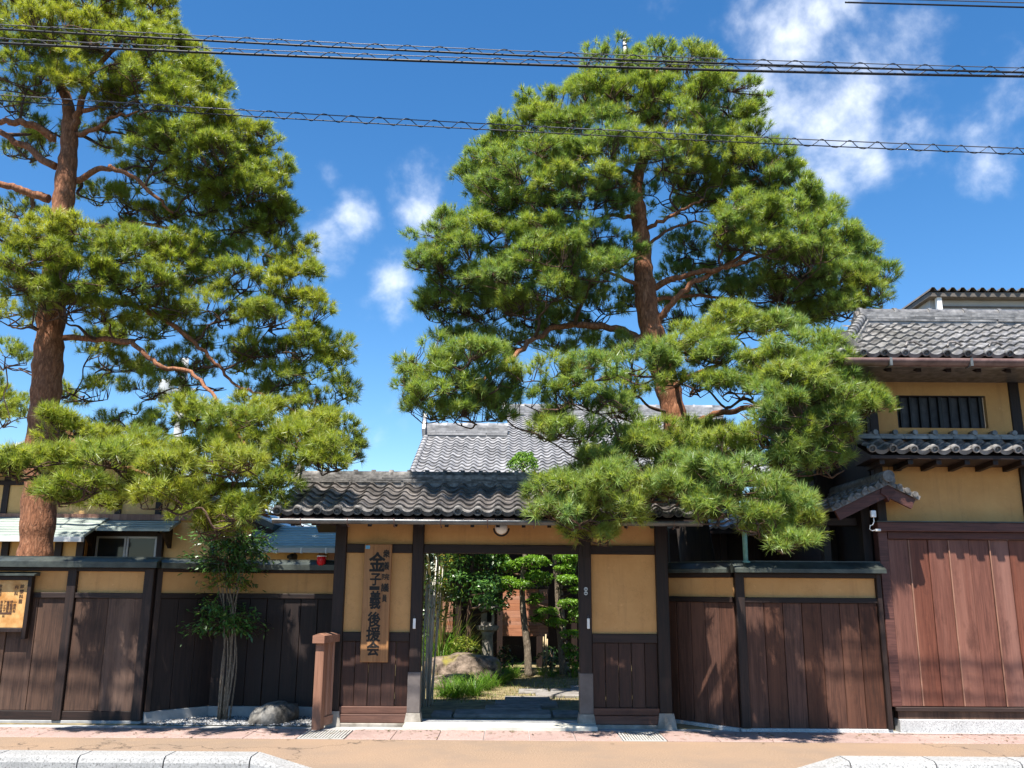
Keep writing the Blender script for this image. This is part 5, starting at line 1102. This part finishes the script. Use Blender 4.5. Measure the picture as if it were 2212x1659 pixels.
# ================================================================== leaf builders
def leaf_quads(rng, pos, dirs, nrm, L, Wd):
    """one four-cornered leaf per point: axis dirs, facing nrm"""
    n = len(pos); d = unit(dirs); s = unit(np.cross(d, nrm)); L = np.asarray(L).reshape(-1, 1) * np.ones((n, 1)); Wd = np.asarray(Wd).reshape(-1, 1) * np.ones((n, 1))
    return np.stack([pos, pos + d * L * .45 + s * Wd * .5, pos + d * L, pos + d * L * .45 - s * Wd * .5], 1).reshape(-1, 3)
def puffs(rng, pads, dens, size, cols, up=.4, shell=.16, asp=.5, low=.15):
    V, C_ = [], []
    for c, r in pads:
        r = np.array(r); area = 4 * math.pi * ((r[0] * r[1]) ** 1.6 / 3 + (r[0] * r[2]) ** 1.6 / 3 + (r[1] * r[2]) ** 1.6 / 3) ** (1 / 1.6); n = int(area * dens)
        d = rdir(rng, n); d = d[rng.uniform(size=n) < np.clip(.55 + d[:, 2], low, 1)]; n = len(d)
        K = rng.normal(size=(5, 3)) * 4; lump = 1 + .10 * sum(np.sin(d @ K[i] + i * 2) for i in range(5)) / 1.6
        p = np.array(c) + d * r * (lump * (1 - np.abs(rng.normal(size=n)) * (shell if dens < 3000 else .08)))[:, None]
        nr = unit(unit(d / r) + rng.normal(size=(n, 3)) * .55 + np.array((0, 0, up))); ax = unit(np.cross(nr, rng.normal(size=(n, 3))))
        L = rng.uniform(.7, 1.3, n) * size; V.append(leaf_quads(rng, p, ax, nr, L, L * asp)); g = np.array(cols)[rng.integers(0, len(cols), n)] * rng.uniform(.7, 1.3, (n, 1)); C_.append(g)
    return np.concatenate(V), np.concatenate(C_)
def pxpads(L, Y, depth=.8):
    out = []
    for x, y, rx, ry, dy in L:
        k = ppm(Y + dy, y); out.append((atY(x, y, Y + dy), (rx / k, max(rx * depth / k, .1), ry / k)))
    return out
rg = np.random.default_rng(21); R5 = random.Random(5)
GREEN = [(.13, .26, .018), (.18, .31, .024), (.10, .21, .018)]
def garden_tree(label, cat, base_px, Y, trunk_px, wid, pads, col, dens, size, limb=True, group=None, mat='leaf', name='pruned_tree', bm='bark_grey'):
    b = atZ(*base_px, 0) if Y is None else Vector((xY(base_px[0], base_px[1], Y), Y, 0)); Y = b.y
    t = thing(name, label, cat, b, group)
    tp = [b - Vector((0, 0, .05))] + [atY(x, y, Y) for x, y in trunk_px]; c = catmull(tp, 5); n = len(c)
    MB().tube(c, [wid[0] + (wid[1] - wid[0]) * i / (n - 1) for i in range(n)], 10, jitter=.1, rng=R5).build('trunk', M[bm], t)
    pd = pxpads(pads, Y)
    if limb:
        for p, r in pd:
            q = min(c, key=lambda v: (v - p).length + max(0, v.z - p.z + .1)); m = q.lerp(p, .5) + Vector((R5.gauss(0, .05), R5.gauss(0, .05), -.05))
            if (q - p).length > .1: MB().tube([q, m, p - Vector((0, 0, r[2] * .3))], [.025, .018, .01], 6).build('branch', M['bark_dark'], t)
    V, C_ = puffs(rg, pd, dens, size, col); fast_mesh('crown', V, 4, C_, M[mat], t, kind='stuff'); return t
garden_tree('slender pruned garden tree with flat leaf pads and a domed top above the gate roof', 'tree', (1142, 1461), None, [(1139, 1400), (1132, 1340), (1128, 1270), (1134, 1200), (1130, 1110), (1130, 1000)], (.075, .03),
            [(1096, 1258, 26, 12, 0), (1130, 1264, 22, 10, -.3), (1162, 1250, 30, 17, -.1), (1100, 1224, 26, 14, .2), (1150, 1214, 40, 13, -.2), (1078, 1205, 22, 16, .2), (1125, 1150, 30, 16, .2), (1135, 1100, 28, 16, .2), (1130, 1050, 28, 16, 0), (1130, 1006, 31, 30, 0), (1160, 1290, 14, 8, .1), (1172, 1320, 14, 7, .1)], GREEN, 4200, .046)
garden_tree('cloud-pruned garden tree with stacked leaf pads beside the right gate post', 'tree', (1222, 1457), None, [(1216, 1400), (1210, 1330), (1206, 1260), (1200, 1190), (1205, 1120)], (.11, .06),
            [(1226, 1205, 28, 11, -.3), (1222, 1228, 22, 10, -.3), (1226, 1252, 26, 11, -.4), (1242, 1275, 13, 7, -.4), (1230, 1304, 26, 11, -.4), (1243, 1330, 16, 14, -.4), (1233, 1370, 22, 9, -.5), (1228, 1399, 14, 8, -.5), (1238, 1418, 18, 10, -.5), (1243, 1440, 15, 9, -.5), (1180, 1322, 27, 10, -.4), (1200, 1345, 24, 9, -.4), (1160, 1338, 16, 7, -.3), (1215, 1180, 30, 14, -.2), (1250, 1210, 20, 12, -.2), (1262, 1260, 20, 14, -.3), (1268, 1330, 16, 14, -.3), (1150, 1300, 14, 8, .2)], GREEN, 4200, .046)
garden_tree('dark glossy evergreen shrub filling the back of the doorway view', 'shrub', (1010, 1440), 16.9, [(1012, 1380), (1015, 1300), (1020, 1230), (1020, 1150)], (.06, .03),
            [(1000, 1215, 50, 28, .2), (1060, 1220, 44, 28, .4), (985, 1255, 40, 26, -.2), (1040, 1262, 46, 28, 0), (1085, 1280, 30, 22, .4), (1000, 1295, 36, 20, .2), (1050, 1300, 36, 18, .4), (1030, 1170, 60, 30, .2), (960, 1180, 40, 30, 0), (1010, 1115, 60, 36, .3), (1070, 1310, 30, 18, -.1), (1045, 1275, 30, 22, -.7), (1045, 1170, 50, 30, -.6), (1045, 1300, 28, 15, -.8), (1000, 1110, 50, 34, -.4)], [(.035, .09, .02), (.055, .13, .024), (.09, .18, .03)], 800, .075, mat='leaf_gloss', name='evergreen_shrub', bm='bark_dark')  # last pads added, some out of sight behind the gate roof, to shade the lantern
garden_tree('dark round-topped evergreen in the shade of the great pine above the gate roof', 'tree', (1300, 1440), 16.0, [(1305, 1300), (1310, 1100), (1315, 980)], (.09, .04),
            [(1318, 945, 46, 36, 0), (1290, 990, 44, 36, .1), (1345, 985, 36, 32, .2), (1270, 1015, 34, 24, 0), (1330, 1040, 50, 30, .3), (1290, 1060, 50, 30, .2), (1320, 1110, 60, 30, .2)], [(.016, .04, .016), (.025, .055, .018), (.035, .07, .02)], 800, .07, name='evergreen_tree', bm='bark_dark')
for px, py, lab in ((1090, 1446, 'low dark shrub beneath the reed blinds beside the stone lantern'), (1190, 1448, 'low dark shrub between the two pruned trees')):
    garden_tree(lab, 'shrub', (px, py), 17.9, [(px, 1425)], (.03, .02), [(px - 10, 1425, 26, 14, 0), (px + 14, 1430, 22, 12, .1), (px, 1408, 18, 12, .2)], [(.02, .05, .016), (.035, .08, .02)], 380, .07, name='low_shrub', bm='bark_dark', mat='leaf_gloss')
# azalea mound, yellow green
garden_tree('yellow green azalea mound behind the mossy boulder', 'shrub', (1008, 1425), 16.5, [(1008, 1405)], (.03, .02), [(1000, 1390, 24, 16, 0), (1022, 1400, 20, 13, -.1), (990, 1404, 18, 14, 0)], [(.19, .22, .025), (.15, .2, .02), (.24, .25, .04)], 1100, .05, name='azalea', bm='bark_dark')

# ================================================================== garden rocks, lantern, path
M['mossrock'] = mottled('mossrock', (.04, .028, .018), (.25, .19, .145), 9, 12, .9, .9, .03, 14, 0)
_t = M['mossrock'].node_tree; _b = [n for n in _t.nodes if n.type == 'BSDF_PRINCIPLED'][0]; _l = _b.inputs['Base Color'].links[0].from_socket
_n = nd(_t, 'ShaderNodeTexNoise', {'Vector': coords(_t, rnd=False), 'Scale': 2.6, 'Detail': 7}); _m = mixc(_t, ramp(_t, _n.outputs['Fac'], [(.52, (0, 0, 0)), (.62, (.9, .9, .9))]), _l, (.20, .17, .03)); _t.links.new(_m, _b.inputs['Base Color'])
k = ppm(15.9, 1430)
q = atY(1003, 1440, 15.9); rock('boulder', (q.x, 15.9, .10), (78 / k, .55, 54 / k), M['mossrock'], 12, 'large mossy speckled boulder in the garden beyond the doorway', 'boulder', sub=4, amp=.13)
q = atY(980, 1475, 15.2); rock('boulder', (q.x, 15.25, .02), (48 / k, .32, 24 / k), M['mossrock'], 4, 'low flat rock in front of the big mossy boulder', 'boulder', sub=3, amp=.16)
q = atY(1060, 1440, 16.3); rock('boulder', (q.x + .05, 16.2, .02), (30 / k, .3, 22 / k), M['mossrock'], 8, 'small sloping rock against the right flank of the big boulder', 'boulder', sub=3, amp=.16)
LY2 = 17.0; lx = xY(1053, 1380, LY2); k = ppm(LY2, 1380)
sl_ = thing('stone_lantern', 'shaded stone lantern standing behind the boulder', 'lantern', (lx, LY2, 0)); zz = lambda y: zY(y, LY2, 1053)
MB().lathe([(.26, -.03), (.26, .1), (.16, .16)], (lx, LY2, 0), 6, False).build('foot', M['stone'], sl_)
MB().lathe([(.14, .16), (.11, .4), (.10, zz(1372)), (.13, zz(1364))], (lx, LY2, 0), 16).build('shaft', M['stone'], sl_)
MB().lathe([(.13, zz(1364)), (.20, zz(1360)), (.21, zz(1352)), (.15, zz(1350))], (lx, LY2, 0), 6, False).build('platform', M['stone'], sl_)
lb = MB().box(lx - .12, lx + .12, LY2 - .12, LY2 + .12, zz(1350), zz(1314)).build('light_box', M['stone'], sl_)
MB().box(lx - .01, lx + .075, LY2 - .124, LY2 - .12, zz(1343), zz(1321)).build('opening_shade', M['shade_black'], lb)  # black plate on the stone, painted shade for the inside of the box
MB().lathe([(.26, zz(1314)), (.25, zz(1310)), (.12, zz(1300)), (.05, zz(1294)), (.06, zz(1290)), (.03, zz(1282))], (lx, LY2, 0), 6, False).build('roof', M['stone'], sl_)
path = thing('stepping_path', 'path of long flat stone slabs leading from the doorway into the garden', 'path', atZ(1090, 1540, 0), kind='structure')
M['slabstone'] = mottled('slabstone', (.13, .115, .10), (.27, .25, .23), 5, 8, .9, .4, .008, 30)
for x0_, x1_, y0_, y1_ in ((979, 1192, 1537, 1549), (1047, 1171, 1528, 1536.5), (1068, 1206, 1517.5, 1527), (1090, 1190, 1508, 1516.5), (1158, 1262, 1498.5, 1506.5), (1190, 1300, 1491.5, 1497.5), (1120, 1186, 1491, 1498), (1235, 1330, 1485, 1490.5), (1260, 1350, 1479, 1484), (930, 975, 1538, 1549), (1196, 1255, 1538, 1549)):
    A = atZ(x0_, y1_, 0); B = atZ(x1_, y1_, 0); C2 = atZ(x0_, y0_, 0); h = .028 + R5.uniform(0, .012)
    MB().cbox(A.x, B.x, A.y, C2.y - .015, -.05, h, .015).build('slab', M['slabstone'], path)
# stakes
for i, (px, py0, py1) in enumerate(((1172, 1375, 1436), (1177, 1370, 1434), (1180, 1380, 1437), (1188, 1398, 1436), (1193, 1408, 1438))):
    b = atZ(px, 1446, 0); b.y = 17.9; b.x = xY(px, 1430, 17.9); tpz = zY(py0, 17.9, px)
    MB().tube([(b.x, b.y, -.03), (b.x + .02, b.y, tpz)], .013, 6).build('bamboo_stake', M['bamboo'], base=True, label='thin pale bamboo stake standing beneath the reed blind', cat='stake', group='bamboo stakes under the blind')

# ================================================================== grasses and other plants in the garden
def blades(rng, base, n, length, width, spread, cols, arch=1.0, seg=4, rad=.1):
    a = rng.uniform(0, 2 * np.pi, n); L = length * rng.uniform(.6, 1.15, n); tilt = np.abs(rng.normal(0, spread, n)) + .08
    p0 = np.array(base) + np.stack([np.cos(a), np.sin(a), np.zeros(n)], 1) * rng.uniform(0, rad, (n, 1)); out = np.stack([np.cos(a), np.sin(a), np.zeros(n)], 1); sd = np.stack([-np.sin(a), np.cos(a), np.zeros(n)], 1)
    P = [p0]; ang = tilt.copy(); p = p0
    for k in range(seg):
        p = p + (out * np.sin(ang)[:, None] + np.array((0, 0, 1)) * np.cos(ang)[:, None]) * (L / seg)[:, None]; ang = ang + arch * rng.uniform(.25, .6, n); P.append(p)
    V = []
    for k in range(seg):
        w0 = width * (1 - k / seg) ** .7; w1 = width * (1 - (k + 1) / seg) ** .7 + .0005
        V.append(np.stack([P[k] - sd * w0 / 2, P[k] + sd * w0 / 2, P[k + 1] + sd * w1 / 2, P[k + 1] - sd * w1 / 2], 1))
    g = np.array(cols)[rng.integers(0, len(cols), n)] * rng.uniform(.7, 1.3, (n, 1))
    return np.concatenate(V).reshape(-1, 3), np.tile(g, (seg, 1))
GR = [(.07, .16, .015), (.10, .20, .02), (.14, .22, .03)]
def grass_clump(px, py, n, L, w, spread, label, cols=GR, arch=1, Y=None, name='grass_clump', rad=.1, group=None):
    b = atZ(px, py, 0) if Y is None else Vector((xY(px, py, Y), Y, 0))
    V, C_ = blades(rg, b, n, L, w, spread, cols, arch, rad=rad); fast_mesh(name, V, 4, C_, M['leaf'], None, centre=b, label=label, cat='grass', group=group)
grass_clump(950, 1455, 240, 1.35, .018, .36, 'tall arching green grass clump left of the mossy boulder', Y=16.7, arch=.9, rad=.3)
grass_clump(978, 1455, 60, 1.9, .010, .30, 'sparse tan plume grass leaning over the mossy boulder', [(.30, .24, .10), (.22, .22, .07), (.36, .30, .14)], .7, 16.9, 'plume_grass', .2)
lowp = [(x_, y_) for x_, y_ in ((962, 1504), (985, 1507), (1008, 1500), (1028, 1503), (1047, 1490), (1066, 1484), (1084, 1477), (1098, 1470), (1046, 1472), (1072, 1466), (1110, 1464), (1025, 1487), (1005, 1490), (975, 1494))]
for i, (x_, y_) in enumerate(lowp): grass_clump(x_ + R5.uniform(-4, 4), y_, 120, .40, .014, .6, 'bright green low grass tuft at the foot of the boulders', GR, .9, None, 'grass_tuft', .12, 'low grass tufts around the boulders')
for i, (x_, y_) in enumerate(((1168, 1458), (1190, 1462), (1238, 1463), (1250, 1460), (1206, 1456), (1112, 1452))): grass_clump(x_, y_, 40, .3, .011, .5, 'thin grass tuft under the pruned trees', GR, .9, None, 'grass_tuft', .1, 'grass tufts under the pruned trees')
# short turf and moss on the sunny ground
n = 9000; A = atZ(930, 1512, 0); P = np.stack([rg.uniform(-3.2, 4.5, n), rg.uniform(13.2, 18.6, n), np.zeros(n)], 1)
a = rg.uniform(0, 6.28, n); L = rg.uniform(.02, .06, n); tip = P + np.stack([np.cos(a) * L * .6, np.sin(a) * L * .6, L], 1); sd = np.stack([-np.sin(a), np.cos(a), np.zeros(n)], 1) * .006
fast_mesh('turf', np.stack([P - sd, P + sd, tip], 1).reshape(-1, 3), 3, np.array([(.16, .20, .04), (.28, .24, .08), (.20, .17, .06)])[rg.integers(0, 3, n)] * rg.uniform(.7, 1.2, (n, 1)), M['leaf'], None, label='short yellowish turf and moss on the garden ground', cat='turf', kind='stuff')

# leafy canes just inside the left gate post
cx_ = xY(922, 1400, 12.9); cb = thing('cane_clump', 'clump of pale bare canes with yellowing leaves inside the left gate post', 'plant', (cx_, 12.9, 0))
tops = []
for i in range(11):
    bx = cx_ + R5.uniform(-.09, .10); by = 12.9 + R5.uniform(-.12, .15); tx = bx + R5.uniform(-.02, .16); tz = R5.uniform(1.5, 2.1)
    MB().tube([(bx, by, -.03), ((bx + tx) / 2 + R5.uniform(-.03, .03), by, tz * .5), (tx, by + R5.uniform(-.1, .1), tz)], [.012, .011, .007], 6).build('cane', M['bamboo_grey'], cb); tops.append((tx, by, tz))
pd = [((tx + rg.uniform(-.05, .28), by + rg.uniform(-.15, .15), tz + rg.uniform(-.55, .25)), (.16, .15, .10)) for tx, by, tz in tops for _ in range(2)]
V, C_ = puffs(rg, pd, 150, .085, [(.10, .18, .02), (.16, .22, .025), (.26, .20, .03), (.07, .14, .02)], .5, .3, .3); fast_mesh('leaves', V, 4, C_, M['leaf'], cb, kind='stuff')
# broom-like tan stalks
bb = Vector((xY(950, 1300, 17.1), 17.1, 0)); V = []
V, C_ = blades(rg, bb, 90, 3.0, .016, .06, [(.22, .165, .07), (.18, .145, .06), (.13, .12, .045)], .10, 4, .12)
fast_mesh('tall_stalks', V, 4, C_, M['leaf'], None, centre=bb, label='sheaf of tall tan stalks rising behind the canes', cat='plant')

# ================================================================== nandina in front of the recessed wall
NYd = 11.42; nbx = xY(484, 1540, NYd)
nn = thing('nandina', 'multi-stemmed nandina with feathery leaf tiers in front of the recessed wall', 'shrub', (nbx, NYd, 0))
sp = []
for i in range(11):
    b0 = Vector((nbx + R5.uniform(-.09, .09), NYd + R5.uniform(-.06, .06), -.02)); tpx = R5.uniform(455, 535); tpy = R5.uniform(1160, 1260); tp_ = atY(tpx, tpy, NYd + R5.uniform(-.12, .15))
    m1 = Vector((nbx + (b0.x - nbx) * 1.1 + R5.uniform(-.02, .05), b0.y, tp_.z * .45)); MB().tube(catmull([b0, m1, tp_], 5), [.013 - .0008 * j for j in range(11)], 6).build('stem', M['bark_grey'], nn); sp.append((b0, m1, tp_))
V, C_ = [], []
tiers = [(485, 1345, 84, 32, 62), (470, 1310, 50, 18, 18), (500, 1255, 60, 24, 26), (490, 1215, 86, 28, 66), (505, 1175, 84, 28, 66), (480, 1150, 64, 26, 42), (530, 1190, 50, 26, 28)]
cols = np.array([(.04, .10, .024), (.06, .135, .028), (.085, .17, .03), (.19, .18, .025)])
stalks = MB()
for x_, y_, rx, ry, cnt in tiers:
    kk = ppm(NYd, y_); c0 = atY(x_, y_, NYd)
    for j in range(cnt):
        d = np.array((rg.uniform(-1, 1), rg.uniform(-1, .9), rg.uniform(-.8, .8))); tip = np.array(c0) + d * np.array((rx / kk, .34, ry / kk))
        o = Vector((nbx + (c0.x - nbx) * .7 + rg.uniform(-.06, .06), NYd + rg.uniform(-.05, .05), c0.z - .02 + rg.uniform(-.06, .06))); T_ = Vector(tip)
        stalks.tube([o, o.lerp(T_, .55) + Vector((0, 0, .05)), T_], [.004, .003, .002], 3, cap=False)
        nl = 15; f = rg.uniform(.35, 1.05, nl)[:, None]; p = np.array(o) * (1 - f) + tip * f + rg.normal(size=(nl, 3)) * .035 + np.array((0, 0, .03)) * (1 - f)
        ax = unit((tip - np.array(o))[None] * .8 + rg.normal(size=(nl, 3)) * .22 + np.array((0, 0, -.12))); nr = unit(rg.normal(size=(nl, 3)) * .5 + np.array((0, -.35, 1)))
        L = rg.uniform(.05, .085, nl); V.append(leaf_quads(rg, p, ax, nr, L, L * .34)); yw = 1 if (1235 < y_ < 1270 and rg.uniform() < .6) else 0
        C_.append((cols[3] if yw else cols[rg.integers(0, 3)]) * rg.uniform(.7, 1.3, (nl, 1)))
stalks.build('leaf_stalks', M['bark_dark'], nn, kind='stuff'); fast_mesh('leaves', np.concatenate(V), 4, np.concatenate(C_), M['leaf_gloss'], nn, kind='stuff')

# hedge closing the garden behind the canes
hb = Vector((xY(860, 1300, 19.5), 19.5, 0)); hg = thing('hedge', 'dark clipped hedge closing the garden behind the canes', 'hedge', hb)
pd = [(Vector((hb.x + rg.uniform(-1.6, .75), 19.5 + rg.uniform(-.3, .3), rg.uniform(.4, 2.7))), (.5, .4, .45)) for _ in range(34)]
V, C_ = puffs(rg, pd, 260, .08, [(.025, .06, .016), (.04, .085, .02), (.06, .12, .02)], .3, .2, .55, .5); fast_mesh('foliage', V, 4, C_, M['leaf_gloss'], hg, kind='stuff')
for i in range(6): MB().tube([(hb.x - 1.4 + i * .4, 19.5, -.03), (hb.x - 1.4 + i * .4 + .05, 19.5, 2.4)], [.04, .02], 6).build('stem', M['bark_dark'], hg)

# fallen needles and leaf litter along the foot of the walls
n = 1100; X = rg.uniform(-7, 7, n); Yp = 10.72 - np.abs(rg.normal(0, .28, n)); k_ = Yp > 8.6; X, Yp = X[k_], Yp[k_]; n = len(X); P = np.stack([X, Yp, np.full(n, .0095)], 1)
a = rg.uniform(0, 6.28, n); L = rg.uniform(.02, .07, n)[:, None]; dv = np.stack([np.cos(a), np.sin(a), np.zeros(n)], 1); sv = np.stack([-np.sin(a), np.cos(a), np.zeros(n)], 1) * rg.choice([.0025, .003, .009], n)[:, None]
fast_mesh('litter', np.stack([P - dv * L / 2 - sv, P - dv * L / 2 + sv, P + dv * L / 2 + sv * .3, P + dv * L / 2 - sv * .3], 1).reshape(-1, 3), 4, np.array([(.16, .09, .04), (.09, .06, .03), (.22, .16, .07), (.10, .10, .03)])[rg.integers(0, 4, n)], M['gravel'], None, label='fallen brown pine needles scattered along the foot of the walls', cat='litter', kind='stuff')

# board fence at the far side of the garden
BX0, BX1, BYf = -6.2, xY(935, 1300, 21.2), 21.2
bf = thing('board_fence', 'tall dark board fence at the far side of the garden behind the hedge', 'fence', ((BX0 + BX1) / 2, BYf, 0))
n = int((BX1 - BX0) / .2)
for i in range(n): MB().box(BX0 + i * .2 + .002, BX0 + i * .2 + .198, BYf + RND.uniform(0, .01), BYf + .03, -.02, 2.75 + RND.uniform(-.01, .01)).build('board', M['plank_dark'], bf)
for z in (.5, 2.2): MB().box(BX0, BX1, BYf + .031, BYf + .08, z, z + .1).build('rail', M['timber_x'], bf)
